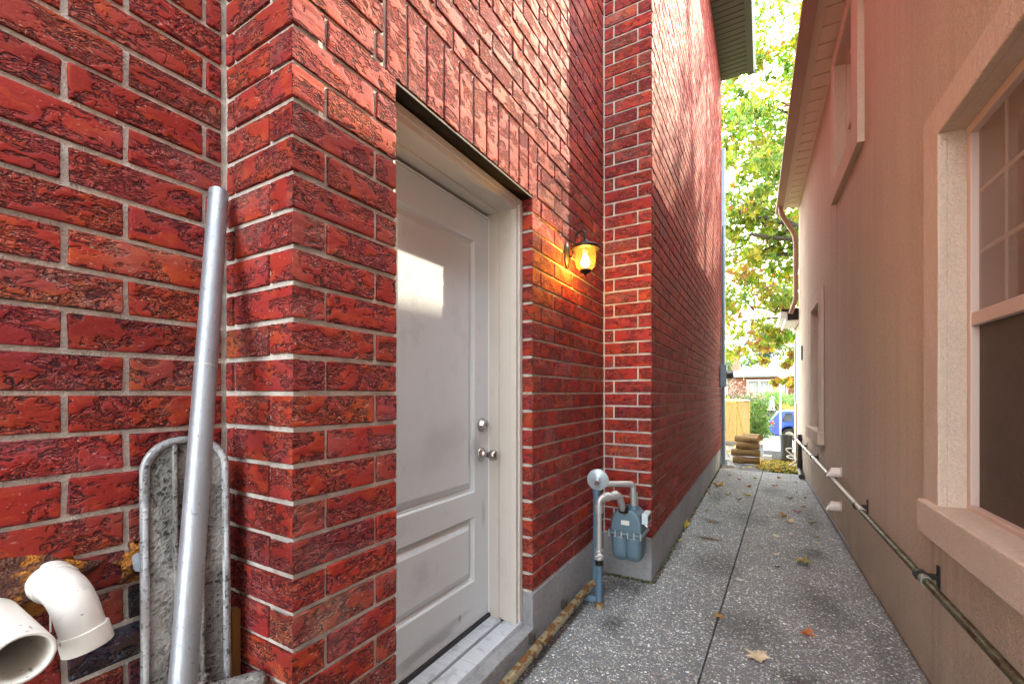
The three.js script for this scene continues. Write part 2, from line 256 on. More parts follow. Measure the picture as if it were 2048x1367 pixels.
obj('foundation', [
  blk(-1.45, XP - 0.003, GROUND - 0.3, FTOP, T1 + 0.003, TO0, 0.006), blk(-1.45, XP + 0.003, GROUND - 0.3, -1.15, TO0 - 0.01, TO1 + 0.01, 0.008), blk(-1.45, XP - 0.001, GROUND - 0.3, FTOP, TO1 - 0.001, T2 + 0.1, 0.008),
  blk(-1.45, XF - 0.002, GROUND - 0.3, FTOP, T2 + 0.004, T3 - 0.004, 0.01), blk(-1.45, XN - 0.002, GROUND - 0.3, FTOP, -2.6, T1 + 0.01, 0.006),
], cementMat, house);

// one brick: x along the wall, y up, z out of it; detail > 0 gives a relief grid, otherwise a few faces
function brickGeo(L, H, D, { cell = 0, left = false, right = false, ou, ov, tint, amp = 0.0024, seed = 1 }) {
  const pos = [], uv = [], idx = [], r = 0.0035, jx = (bl() - 0.5) * 0.002, skew = (bl() - 0.5) * 0.0022;
  const lines = (len, n) => { const a = [0, r]; for (let i = 1; i < n; i++) a.push(r + (len - 2 * r) * i / n); a.push(len - r, len); return a; };
  const nx = cell ? Math.max(2, Math.round(L / cell)) : 1, ny = cell ? Math.max(2, Math.round(H / cell)) : 1, nz = cell ? Math.max(2, Math.round(D / cell)) : 1;
  const place = (x, y, z, u, v) => {                                     // rounded box, faces pushed by the relief
    const cx = clamp(x, r, L - r), cy = clamp(y, r, H - r), cz = Math.min(z, -r); let dx = x - cx, dy = y - cy, dz = z - cz; const d = Math.hypot(dx, dy, dz) || 1;
    dx /= d; dy /= d; dz /= d; const h = cell ? (sampleH(brickTex, u, v) - 0.75) * amp : 0, ragged = (pn(x * 3.1 + seed * 0.37, y * 2.9, 97, 89, 7) - 0.5) * 0.0032 * (1 - Math.max(Math.abs(dz), 0));
    pos.push(cx + dx * (r + h) + jx * 0 + dx * ragged, cy + dy * (r + h) + skew * (x / L - 0.5) + dy * ragged, cz + dz * (r + h)); uv.push(u, v);
  };
  const patch = (a, b, f) => { const o = pos.length / 3, w = a.length; for (const q of b) for (const p of a) { const [x, y, z, u, v] = f(p, q); place(x, y, z, u + ou, v + ov); } for (let j = 0; j + 1 < b.length; j++) for (let i = 0; i + 1 < w; i++) { const k = o + j * w + i; idx.push(k, k + 1, k + w + 1, k, k + w + 1, k + w); } };
  const zs = (rev) => { const a = [-D, -r, 0]; return rev ? a.reverse() : a; };
  patch(lines(L, nx), lines(H, ny), (p, q) => [p, q, 0, p, q]);
  if (left) patch(lines(D, nz).map((d) => d - D), lines(H, ny), (p, q) => [0, q, p, p + 0.7, q]);
  else patch([-0.02, -r, 0], [0, r, H - r, H], (p, q) => [0, q, p, p, q]);
  if (right) patch(lines(D, nz).map((d) => -d), lines(H, ny), (p, q) => [L, q, p, L - p + 0.33, q]);
  else patch([0, -r, -0.02], [0, r, H - r, H], (p, q) => [L, q, p, L - p, q]);
  patch([0, r, L - r, L], [0, -r, -0.02], (p, q) => [p, H, q, p, H - q]);
  patch([0, r, L - r, L], [-0.02, -r, 0], (p, q) => [p, 0, q, p, q]);
  const g = new THREE.BufferGeometry(), n = pos.length / 3, c = new Float32Array(n * 3); for (let i = 0; i < n; i++) c.set(tint, i * 3);
  g.setAttribute('position', new THREE.BufferAttribute(new Float32Array(pos), 3)); g.setAttribute('uv', new THREE.BufferAttribute(new Float32Array(uv), 2)); g.setAttribute('color', new THREE.BufferAttribute(c, 3)); g.setIndex(idx); g.computeVertexNormals();
  return g;
}
const BRICKS = [];
// face: 'x' looks across the passage (runs along t), 'z' looks back at the camera (runs along X); at = its plane
function layBrick(face, at, a, b, y0, y1, { left = false, right = false, depth = 0.09, dark = 0 } = {}) {
  const t = bl(), k = 0.90 + 0.26 * bl(); let tint = [k, k * (0.9 + 0.25 * bl()), k * (0.9 + 0.25 * bl())];
  if (t < 0.06) tint = [k * 0.82, k * 0.88, k * 1.05]; else if (t > 0.9) tint = [k * 1.12, k * 1.35, k * 1.1]; else if (t > 0.86) tint = [k * 1.0, k * 1.7, k * 1.6];
  if (dark) tint = [mix(tint[0], 0.17, dark), mix(tint[1], 0.9, dark), mix(tint[2], 1.5, dark)];
  const L = b - a, H = y1 - y0, proud = (bl() - 0.5) * 0.003;
  const m = new THREE.Matrix4();
  if (face === 'x') m.makeBasis(V(0, 0, -1), V(0, 1, 0), V(1, 0, 0)).setPosition(at + proud, y0 + EYE, -a); else m.makeBasis(V(1, 0, 0), V(0, 1, 0), V(0, 0, 1)).setPosition(a, y0 + EYE, -(at - proud));
  const cs = [[0, 0], [L, 0], [L, H], [0, H]].map(([x, y]) => { const p = V(x, y, 0).applyMatrix4(m); return screen(p.x, p.y, p.z); });
  let area = 0, near = 9;
  if (cs.every(Boolean)) { const q = cs.map(([x, y]) => [clamp(x, 0, 2048), clamp(y, 0, 1367)]); for (let i = 0; i < 4; i++) { const p = q[i], n = q[(i + 1) % 4]; area += (p[0] * n[1] - n[0] * p[1]) / 2; } area = Math.abs(area); near = cs[0][2]; }
  BRICKS.push({ m, L, H, depth, left, right, tint, area, near, ou: bl() * 2, ov: bl(), seed: BRICKS.length });
}
const BL = 0.2555, MO = 0.0115, CO = 0.089;
// a course between a and b whose joints sit at phase + k * module; short ends are kept, slivers joined to their neighbour
function course(face, at, a, b, y0, y1, phase, endL = {}, extra = {}) {
  let x = a, k = Math.ceil((a - phase - 0.001) / (BL + MO)), first = true;
  while (x < b - 0.012) {
    let e = phase + k * (BL + MO); k++;
    if (e < x + 0.03) continue;
    if (e > b - 0.03) e = b + MO;
    const last = e >= b + MO - 1e-6;
    layBrick(face, at, x, Math.min(e - MO, b), y0, y1, { left: first && endL.left, right: last && endL.right, ...(typeof extra === 'function' ? extra(x, e - MO, y0) : extra) });
    x = e; first = false;
  }
}
for (let n = -11; n * CO < EAVE - 0.06; n++) {
  const y0 = n * CO + 0.006, y1 = n * CO + 0.0832, even = ((n % 2) + 2) % 2 === 0;
  // near wall, with the broken and sooty bricks beside the vents
  const soot = (a, b) => ({ dark: n <= -5 ? clamp(1.0 - 0.25 * bl() - (a < 0.3 ? 0.65 : 0)) : n === -4 && a > 0.4 ? 0.1 : 0 });
  if (n === -5) { course('x', XN, -2.5, 0.10, y0, y1, 0.02, {}, soot); layBrick('x', XN, 0.345, 0.425, y0, y1, { dark: 0.35 }); layBrick('x', XN, 0.50, T1 - 0.005, y0, y1, { dark: 0.8 }); }
  else course('x', XN, -2.5, T1 - 0.008, y0, y1, (even ? 0.433 : 0.330), {}, soot);
  // pilaster return
  if (even) { layBrick('z', T1, XN + 0.006, XN + 0.038, y0, y1); layBrick('z', T1, XP - BL, XP, y0, y1, { right: true }); }
  else { layBrick('z', T1, XN + 0.006, XP - 0.1, y0, y1); layBrick('x', XP, T1, T1 + BL, y0, y1, { left: true }); }
  // door wall
  const s0 = even ? T1 + 0.1 : T1 + BL + MO, open = y0 < LINTEL - 0.02, soldier = n >= 11 && n <= 13, ph = even ? 0.74 : 0.64;
  if (open) {
    course('x', XP, s0, TO0, y0, y1, ph, { right: true });
    if (even) course('x', XP, TO1, T2 - 0.006, y0, y1, TO1 + 0.1, { left: true }); else course('x', XP, TO1, T2 - 0.006, y0, y1, TO1, { left: true });
  } else if (soldier) { course('x', XP, s0, 0.932, y0, y1, ph); course('x', XP, 1.958, T2 - 0.006, y0, y1, TO1 + (even ? 0.1 : 0)); }
  else course('x', XP, s0, T2 - 0.006, y0, y1, ph);
  // second return and far wall
  if (even) { layBrick('z', T2, XP + 0.006, XF - BL - MO, y0, y1); layBrick('z', T2, XF - BL, XF, y0, y1, { right: true }); course('x', XF, T2 + 0.1, T3, y0, y1, T2 + 0.1, { right: true }); }
  else { layBrick('z', T2, XP + 0.006, XF - 0.1, y0, y1); course('x', XF, T2, T3, y0, y1, T2, { left: true, right: true }); }
}
for (let i = 0; i < 11; i++) { const a = 0.945 + i * 0.0915; layBrick('x', XP, a, a + 0.081, LINTEL + 0.004, 14 * CO - 0.005); }   // soldier course over the door
BRICKS.sort((p, q) => q.area - p.area);
const loose = [];
BRICKS.forEach((b, i) => {
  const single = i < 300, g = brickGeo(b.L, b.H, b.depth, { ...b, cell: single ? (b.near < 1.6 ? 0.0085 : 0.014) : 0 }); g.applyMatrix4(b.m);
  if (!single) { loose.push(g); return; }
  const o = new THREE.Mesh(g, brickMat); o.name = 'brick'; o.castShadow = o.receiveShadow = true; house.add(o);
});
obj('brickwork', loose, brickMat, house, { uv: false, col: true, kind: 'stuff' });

// lintel, roof, eave
obj('steel_lintel', [blk(XP - 0.085, XP - 0.004, LINTEL - 0.008, LINTEL, 0.94, 1.95), blk(XP - 0.088, XP - 0.080, LINTEL - 0.004, LINTEL + 0.07, 0.94, 1.95)], steelMat, house);
const SO0 = 0.112, EO = -0.11;
for (let i = 0, t = 6.6; t < T3 - 0.05; i++, t += SO0) obj('soffit_panel', [blk(XF - 0.02, EO - 0.12, EAVE + 0.002, EAVE + 0.016, t + 0.006, Math.min(t + SO0, T3) - 0.004, 0.005)], soffitMat, house);
{ const p = []; for (let t = -2.6; t < 6.58; t += SO0) p.push(blk(XF - 0.7, EO - 0.12, EAVE + 0.002, EAVE + 0.016, t + 0.006, Math.min(t + SO0, 6.594) - 0.004)); obj('soffit', p, soffitMat, house, { kind: 'stuff' }); }
obj('roof', [blk(-9.4, EO - 0.06, EAVE + 0.03, EAVE + 0.08, -2.8, T3 + 0.004), (() => { const s = new THREE.Shape(); s.moveTo(EO, EAVE + 0.16 + EYE); s.lineTo(-5, EAVE + 2.6 + EYE); s.lineTo(-9.5, EAVE + 0.16 + EYE); s.closePath(); return new THREE.ExtrudeGeometry(s, { depth: T3 + 2.85, bevelEnabled: false }).translate(0, 0, -T3 - 0.02); })()], roofMat, house);
{
  const s = new THREE.Shape(); s.moveTo(-0.13, 0); s.lineTo(-0.035, 0); s.quadraticCurveTo(-0.02, 0.05, -0.005, 0.075); s.lineTo(0, 0.12); s.lineTo(-0.012, 0.12); s.lineTo(-0.018, 0.08); s.lineTo(-0.045, 0.012); s.lineTo(-0.118, 0.012); s.lineTo(-0.118, 0.12); s.lineTo(-0.13, 0.12); s.closePath();
  obj('gutter', [new THREE.ExtrudeGeometry(s, { depth: T3 + 2.6, bevelEnabled: false }).translate(EO + 0.005, EAVE - 0.02 + EYE, -T3 - 0.01), blk(EO - 0.122, EO, EAVE - 0.016, EAVE + 0.098, T3 + 0.01, T3 + 0.014)], gutterMat, house);
}
const dsX = XF + 0.035;
obj('downspout', [blk(dsX - 0.034, dsX + 0.03, GROUND + 0.09, 4.35, T3 - 0.10, T3 - 0.035, 0.008), blk(dsX - 0.03, dsX + 0.06, GROUND + 0.02, GROUND + 0.1, T3 - 0.10, T3 - 0.03, 0.015)], std([0.30, 0.40, 0.47], 0.45, 0.2, { map: scuffTex.map }), house);

// the door, its frame and sill
const DX = -1.20, DB = -1.104, DT = 0.872, D0 = 1.04, D1 = 1.838;
{
  const door = new THREE.Group(); door.name = 'door'; house.add(door);
  const put = (g) => g.applyMatrix4(new THREE.Matrix4().makeBasis(V(0, 0, -1), V(0, 1, 0), V(1, 0, 0)).setPosition(DX, EYE, 0));
  const s = rect(D0, DB, D1, DT), P = [[1.158, -0.475, 1.722, 0.735], [1.158, -0.90, 1.722, -0.59]];
  P.forEach((p) => rectHole(s, ...p));
  const mould = [[0, 0], [0.003, -0.002], [0.010, -0.012], [0.013, -0.009], [0.019, -0.016], [0.022, -0.016], [0.052, -0.001], [0.054, 0]];
  const leaf = obj('door_leaf', [slabTY(s, DX - 0.044, DX).rotateY(0), put(rings(D0, DB, D1, DT, [[0, -0.043], [0.001, -0.0435]]))], doorMat, door);
  for (const p of P) obj('door_panel', put(rings(...p, mould)), doorMat, door);
  leaf.name = 'door_leaf';
  const lathe = (prof, x, y, t, m, name) => { const g = new THREE.LatheGeometry(prof.map(([r, h]) => new THREE.Vector2(r, h)), 28).rotateZ(-Math.PI / 2).translate(x, y + EYE, -t); return obj(name, g, m, door, { uv: false }); };
  const nickel = std([0.42, 0.40, 0.38], 0.25, 1);
  lathe([[0.034, 0], [0.034, 0.004], [0.031, 0.012], [0.024, 0.028], [0.022, 0.030], [0.0, 0.030]], DX, -0.155, 1.775, nickel, 'deadbolt');
  lathe([[0.034, 0], [0.034, 0.005], [0.026, 0.012], [0.015, 0.020], [0.012, 0.038], [0.014, 0.046], [0.025, 0.058], [0.027, 0.070], [0.024, 0.084], [0.015, 0.090], [0, 0.091]], DX, -0.30, 1.775, nickel, 'door_knob');
  const smudge = (t, y, w, h, seed, al) => { const N = 48, a = new Uint8Array(N * N * 4); for (let j = 0; j < N; j++) for (let i = 0; i < N; i++) { const r = Math.hypot(i / N * 2 - 1, j / N * 2 - 1) + 0.9 * (fbm(i / N, j / N, 4, 4, 3, seed) - 0.5), k = (j * N + i) * 4; a[k] = a[k + 1] = a[k + 2] = 255 * sst(0.9, 0.1, r) * al; a[k + 3] = 255; } const tx = new THREE.DataTexture(a, N, N); tx.magFilter = THREE.LinearFilter; tx.needsUpdate = true; obj('scuff', [new THREE.PlaneGeometry(w, h).rotateY(Math.PI / 2).translate(DX + 0.0012, y + EYE, -t)], std([0.16, 0.14, 0.12], 0.8, 0, { alphaMap: tx, transparent: true }), door, { uv: false }); };
  smudge(1.72, -0.27, 0.16, 0.30, 3, 0.28); smudge(1.45, -0.22, 0.5, 0.35, 5, 0.12); smudge(1.60, -1.03, 0.03, 0.05, 7, 0.8); smudge(1.4, -1.05, 0.7, 0.12, 9, 0.30); smudge(1.35, -0.75, 0.2, 0.2, 11, 0.12); smudge(1.79, -0.6, 0.05, 0.25, 13, 0.2);
  obj('keyhole', [blk(DX + 0.029, DX + 0.033, -0.162, -0.148, 1.774, 1.776)], blackMat, door);
}
{
  const jamb = [];
  const fr = (x0, x1, i, o) => { // a three sided frame: inset i from the opening, o outwards
    jamb.push(blk(x0, x1, -1.125, LINTEL - 0.014 - i, TO1 - 0.004 - o, TO1 - 0.004 - i, 0.003), blk(x0, x1, -1.125, LINTEL - 0.014 - i, TO0 + 0.006 + i, TO0 + 0.006 + o, 0.003), blk(x0, x1 - 0.0007, LINTEL - 0.014 - o, LINTEL - 0.014 - i, TO0 + 0.006 + i, TO1 - 0.004 - i, 0.003));
  };
  fr(-1.07, -1.034, 0.0, 0.030); fr(-1.075, -1.042, 0.028, 0.052); fr(-1.142, -1.05, 0.020, 0.047); fr(-1.30, -1.140, 0.010, 0.056);
  obj('door_frame', jamb, frameMat, house);
  obj('weather_strip', [blk(-1.206, -1.194, DB, DT, D1 + 0.001, D1 + 0.006), blk(-1.206, -1.194, DT + 0.002, DT + 0.008, D0, D1)], std([0.75, 0.75, 0.76], 0.6), house);
  obj('caulking', [blk(-1.068, -1.044, -1.12, LINTEL - 0.03, TO1 - 0.005, TO1 + 0.003)], std([0.20, 0.17, 0.15], 0.8), house);
  obj('door_sill', [blk(-1.30, -1.124, -1.16, -1.118, TO0 + 0.05, TO1 - 0.06, 0.004), blk(-1.116, -1.03, -1.16, -1.124, TO0 + 0.01, TO1 - 0.008, 0.006)], sillMat, house);
  obj('door_sweep', [blk(-1.212, -1.186, -1.121, DB + 0.002, D0, D1)], blackMat, house);
  obj('door_ledge', [blk(-1.45, -1.1, -1.3, -1.158, TO0 - 0.01, TO1 + 0.01)], cementMat, house);
}

// ---------------------------------------------------------------- the stucco house, turned a degree towards the passage
const RT = THREE.MathUtils.degToRad(1.06), ROT = new THREE.Matrix4().makeRotationY(RT);
const RH = (X, Y, t) => W3(X, Y, t).applyMatrix4(ROT);
const stucco = thing('stucco_house', 'peach stucco house with trimmed windows facing the red brick wall', 'house', [0, 0, 0], RT);
const XS = 0.69, S_END = 8.82, S_EAVE = 3.16, XT = 0.66;
const winA = [1.42, -0.474, 2.386, 1.053], winB = [4.10, 1.95, 4.9, 2.98], winC = [6.06, -0.43, 6.8, 1.05];
{
  const s = rect(-3, GROUND - 0.3, S_END, S_EAVE + 0.1); for (const w of [winA, winB, winC]) rectHole(s, w[0] - 0.003, w[1] - 0.003, w[2] + 0.003, w[3] + 0.003);
  obj('wall', [slabTY(s, XS, XS + 0.2), blk(XS + 0.01, 7, GROUND - 0.3, S_EAVE + 0.1, S_END - 0.2, S_END - 0.003), blk(XS + 0.01, 7, GROUND - 0.3, S_EAVE + 0.1, -3, -2.8), blk(7, 7.2, GROUND - 0.3, S_EAVE + 0.1, -3, S_END)], stuccoMat, stucco);
  obj('wall_base', [blk(XS - 0.008, XS + 0.02, GROUND - 0.1, GROUND + 0.03, 4.4, S_END - 0.4, 0.006)], cementMat, stucco);
}
function windowUnit([a, b, c, d], trimShape, name, opt) {
  const w = new THREE.Group(); w.name = 'window'; stucco.add(w);
  obj('window_surround', [slabTY(rectHole(trimShape, a, b, c, d), XT - (opt.thick || 0), XS + 0.002, 0.006)], trimMat, w);
  obj('reveal', [blk(XS, XS + 0.19, d, d + 0.02, a - 0.02, c + 0.02), blk(XS, XS + 0.19, b - 0.02, b, a - 0.02, c + 0.02), blk(XS, XS + 0.19, b, d, c, c + 0.02), blk(XS, XS + 0.19, b, d, a - 0.02, a)], trimMat, w);
  const X = opt.x, f = 0.034, put = (g) => g.applyMatrix4(new THREE.Matrix4().makeBasis(V(0, 0, 1), V(0, 1, 0), V(-1, 0, 0)).setPosition(X, EYE, 0));
  const side = (p, q, x0, x1, fw) => [blk(x0, x1, p[1], p[1] + fw, p[0], q[0], 0.004), blk(x0, x1, q[1] - fw, q[1], p[0], q[0], 0.004), blk(x0 + 0.0006, x1, p[1] + fw, q[1] - fw, p[0], p[0] + fw, 0.004), blk(x0 + 0.0006, x1, p[1] + fw, q[1] - fw, q[0] - fw, q[0], 0.004)];
  obj('window_frame', side([a + 0.001, b + 0.001], [c - 0.001, d - 0.001], X, X + 0.09, f), vinylMat, w);
  const mid = opt.mid;
  obj('meeting_rail', [blk(X + 0.003, X + 0.06, mid, mid + 0.052, a + f, c - f, 0.005)], vinylMat, w);
  obj('glass', [blk(X + 0.030, X + 0.0302, mid + 0.05, d - f, a + f, c - f)], glassMat, w, { label: 'upper pane' });
  obj('glass', [blk(X + 0.052, X + 0.0522, b + f, mid + 0.01, a + f, c - f)], glassMat, w, { label: 'lower pane' });
  if (opt.grid) { const g = []; const n = 3; for (let i = 1; i < n; i++) { const t = a + f + (c - a - 2 * f) * (1 - i / n * 0.66 + 0.12); g.push(blk(X + 0.0275, X + 0.0295, mid + 0.05, d - f, c - f - 0.19 * i - 0.016, c - f - 0.19 * i, 0.0008)); const y = mid + 0.05 + (d - f - mid - 0.05) * i / n; g.push(blk(X + 0.0272, X + 0.0292, y - 0.008, y + 0.008, a + f, c - f, 0.0008)); }
    obj('muntin', g, std([0.85, 0.8, 0.76], 0.5), w); }
  return w;
}
{
  const t1 = rect(winA[0] - 0.17, winA[1] - 0.05, winA[2] + 0.172, winA[3] + 0.13);
  const w = windowUnit(winA, t1, 'window', { x: 0.744, mid: 0.262, grid: true });
  obj('window_sill', [blk(0.63, XS + 0.16, -0.597, -0.458, winA[0] - 0.15, 2.532, 0.008)], trimMat, w);
  const meshTex = makeTexture(256, 256, 0.4, 0.4, (u, v, o) => { const a = pn(u, v, 200, 200, 3), b = fbm(u, v, 6, 6, 3, 9); o[3] = a; const k = 0.75 + 0.5 * a * b + 0.2 * (a - 0.5); o[0] = 0.115 * k; o[1] = 0.09 * k; o[2] = 0.072 * k; });
  const screenMat = new THREE.MeshStandardMaterial({ map: meshTex.map, roughness: 0.75, transparent: true, opacity: 0.8 });
  obj('insect_screen', [blk(0.7692, 0.7696, winA[3] - 0.036 - 0.74, winA[3] - 0.036, winA[0] + 0.034, winA[2] - 0.036)], new THREE.MeshStandardMaterial({ color: new THREE.Color().setRGB(3.4, 3.4, 3.4), map: meshTex.map, roughness: 0.75, transparent: true, opacity: 0.34 }), w);
  obj('insect_screen', [blk(0.770, 0.7704, winA[1] + 0.034, winA[3] - 0.036 - 0.80 + 0.05, winA[0] + 0.034, winA[2] - 0.036)], screenMat, w);
  const cur = new THREE.PlaneGeometry(0.9, 1.4, 60, 8), p = cur.attributes.position; for (let i = 0; i < p.count; i++) p.setZ(i, 0.02 * Math.sin(p.getX(i) * 48) + 0.008 * Math.sin(p.getX(i) * 131)); cur.computeVertexNormals();
  obj('curtain', [cur.rotateY(-Math.PI / 2).translate(1.02, EYE + 0.3, -1.86)], new THREE.MeshPhysicalMaterial({ color: new THREE.Color().setRGB(0.17, 0.13, 0.105), roughness: 0.95, side: THREE.DoubleSide }), w, { uv: false });
  obj('blind_edge', [new THREE.BufferGeometry().setFromPoints([W3(0.80, 0.25, 2.35), W3(0.80, -0.44, 2.35), W3(0.83, 0.25, 2.26), W3(0.83, 0.25, 2.26), W3(0.80, -0.44, 2.35), W3(0.805, -0.44, 2.335)])], std([0.7, 0.7, 0.72], 0.6, 0, { side: THREE.DoubleSide }), w);
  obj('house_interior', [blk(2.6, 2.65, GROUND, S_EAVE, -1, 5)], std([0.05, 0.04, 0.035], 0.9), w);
}
windowUnit(winB, rect(3.87, 1.77, 5.05, 3.11), 'window', { x: 0.742, mid: 2.36, thick: 0.012 });
{ const w = windowUnit(winC, rect(5.86, -0.45, 6.98, 1.19), 'window', { x: 0.76, mid: 0.30 }); obj('window_sill', [blk(0.625, XS + 0.16, -0.572, -0.428, 5.83, 7.0, 0.008)], trimMat, w); }
// soffit, fascia, gutter, roof
const perfTex = makeTexture(512, 512, 0.222, 0.17, (u, v, o) => { const n = 8, m = 6, x = (u * n) % 1 - 0.5, y = (v * m + (Math.floor(u * n) % 2) * 0.5) % 1 - 0.5, hole = sst(0.24, 0.17, Math.hypot(x * 0.95, y * 1.0)); const k = 1 - 0.93 * hole; o[3] = 1 - hole; o[0] = 0.46 * k; o[1] = 0.33 * k; o[2] = 0.25 * k; });
const perfMat = std([1, 1, 1], 0.6, 0, { map: perfTex.map, bumpMap: perfTex.bump, bumpScale: 0.002 });
for (let i = -14; i < 24; i++) { const t = 3.48 + i * 0.222; if (t + 0.1 > S_END) break; obj('soffit_panel', [blk(0.525, XS + 0.01, S_EAVE, S_EAVE + 0.014, t + 0.0065, t + 0.2155, 0.005)], i < 3 && i % 3 !== 2 && i > -14 ? (i >= 1 ? perfMat : perfMat) : tanMat, stucco); }
obj('fascia', [blk(0.458, 0.524, S_EAVE - 0.012, S_EAVE + 0.09, -3.1, S_END + 0.02, 0.004), blk(XS - 0.022, XS - 0.001, S_EAVE - 0.012, S_EAVE - 0.001, -3, S_END)], tanMat, stucco);
obj('gutter', [blk(0.365, 0.457, S_EAVE - 0.045, S_EAVE - 0.035, -3.1, S_END + 0.06), blk(0.352, 0.366, S_EAVE - 0.046, S_EAVE + 0.012, -3.1, S_END + 0.06, 0.005), blk(0.449, 0.4575, S_EAVE - 0.034, S_EAVE + 0.012, -3.1, S_END + 0.06), blk(0.366, 0.449, S_EAVE - 0.034, S_EAVE + 0.01, S_END + 0.054, S_END + 0.058)], brownMat, stucco);
{ const s = new THREE.Shape(); s.moveTo(0.44, S_EAVE + 0.05 + EYE); s.lineTo(0.44, S_EAVE + 0.08 + EYE); s.lineTo(3.9, S_EAVE + 1.9 + EYE); s.lineTo(7.4, S_EAVE + 0.10 + EYE); s.lineTo(7.4, S_EAVE + 0.06 + EYE); s.closePath(); obj('roof', [new THREE.ExtrudeGeometry(s, { depth: S_END + 3.2, bevelEnabled: false }).translate(0, 0, -S_END - 0.1)], roofMat, stucco); }
obj('downspout', [bent([W3(0.41, S_EAVE - 0.03, 8.55), W3(0.42, S_EAVE - 0.16, 8.55), W3(0.615, S_EAVE - 0.52, 8.6), W3(0.63, S_EAVE - 0.7, 8.6), W3(0.63, 1.55, 8.6), W3(0.57, 1.36, 8.75)], 0.036, 0.06, 10, 60)], brownMat, stucco);
obj('porch_wall', [blk(0.725, 3, GROUND - 0.2, 1.24, S_END, 9.9), blk(0.70, 0.74, GROUND - 0.2, -0.18, 9.55, 9.88, 0.006), blk(0.70, 0.74, -0.18, 1.0, 9.8, 9.9, 0.006)], std([0.58, 0.47, 0.36], 0.9, 0, { bumpMap: stuccoTex.bump, bumpScale: 0.004 }), stucco);
for (let i = 0; i < 7; i++) obj('porch_soffit_panel', [blk(0.53, 0.72, 1.245, 1.256, S_END + 0.04 + i * 0.15, S_END + 0.184 + i * 0.15, 0.003)], whiteMat, stucco);
obj('porch_fascia', [blk(0.498, 0.528, 1.235, 1.40, S_END + 0.02, 10.1, 0.004), blk(0.42, 0.497, 1.30, 1.405, S_END + 0.01, 10.12, 0.01)], whiteMat, stucco);
obj('porch_roof', [blk(0.44, 3, 1.405, 1.45, S_END + 0.005, 10.2), blk(0.53, 3, 1.262, 1.404, S_END + 0.03, 10.1)], roofMat, stucco);

// ---------------------------------------------------------------- ground, path, forecourt, street
const lev = (t) => (t < 13.5 ? 0 : t < 20 ? -0.95 * sst(13.5, 20, t) : t < 38 ? -0.95 : t < 54 ? -0.95 + 1.5 * sst(38, 54, t) : 0.55);
{
  const xs = [], zs = []; for (let x = -220; x <= 220; x += Math.abs(x) < 30 ? 1.5 : 10) xs.push(x); for (let t = -60; t < 420; t += t < 8 ? 6 : t < 60 ? 0.9 : 20) zs.push(t);
  const pos = [], idx = []; for (const t of zs) for (const x of xs) pos.push(x, lev(t) - 0.035 - (t < 12 ? 0.02 : 0), -t);
  for (let j = 0; j + 1 < zs.length; j++) for (let i = 0; i + 1 < xs.length; i++) { const k = j * xs.length + i, w = xs.length; idx.push(k, k + 1, k + w + 1, k, k + w + 1, k + w); }
  const g = new THREE.BufferGeometry(); g.setAttribute('position', new THREE.BufferAttribute(new Float32Array(pos), 3)); g.setIndex(idx); g.computeVertexNormals();
  const gt = makeTexture(512, 512, 3, 3, (u, v, o) => { const a = fbm(u, v, 8, 8, 4, 5), b = fbm(u, v, 90, 90, 2, 7); o[3] = b; const k = 0.6 + 0.8 * b; o[0] = mix(0.07, 0.16, a) * k; o[1] = mix(0.10, 0.13, a) * k; o[2] = 0.035 * k; });
  obj('ground', [g], std([1, 1, 1], 0.95, 0, { map: gt.map, bumpMap: gt.bump, bumpScale: 0.02 }), scene, { kind: 'structure' });
  const road = (name, t0, t1, m, up) => { const p = new THREE.PlaneGeometry(160, t1 - t0, 1, 12).rotateX(-Math.PI / 2).translate(0, 0, -(t0 + t1) / 2), q = p.attributes.position; for (let i = 0; i < q.count; i++) q.setY(i, lev(-q.getZ(i)) + up); p.computeVertexNormals(); obj(name, [p], m, scene, { kind: 'structure' }); };
  road('road', 22.6, 37, std([0.09, 0.09, 0.092], 0.9, 0, { map: pebbleTex.map }), 0.0);
  road('pavement', 40.9, 42.6, std([0.42, 0.41, 0.39], 0.9, 0, { map: cementTex.map }), 0.02);
}
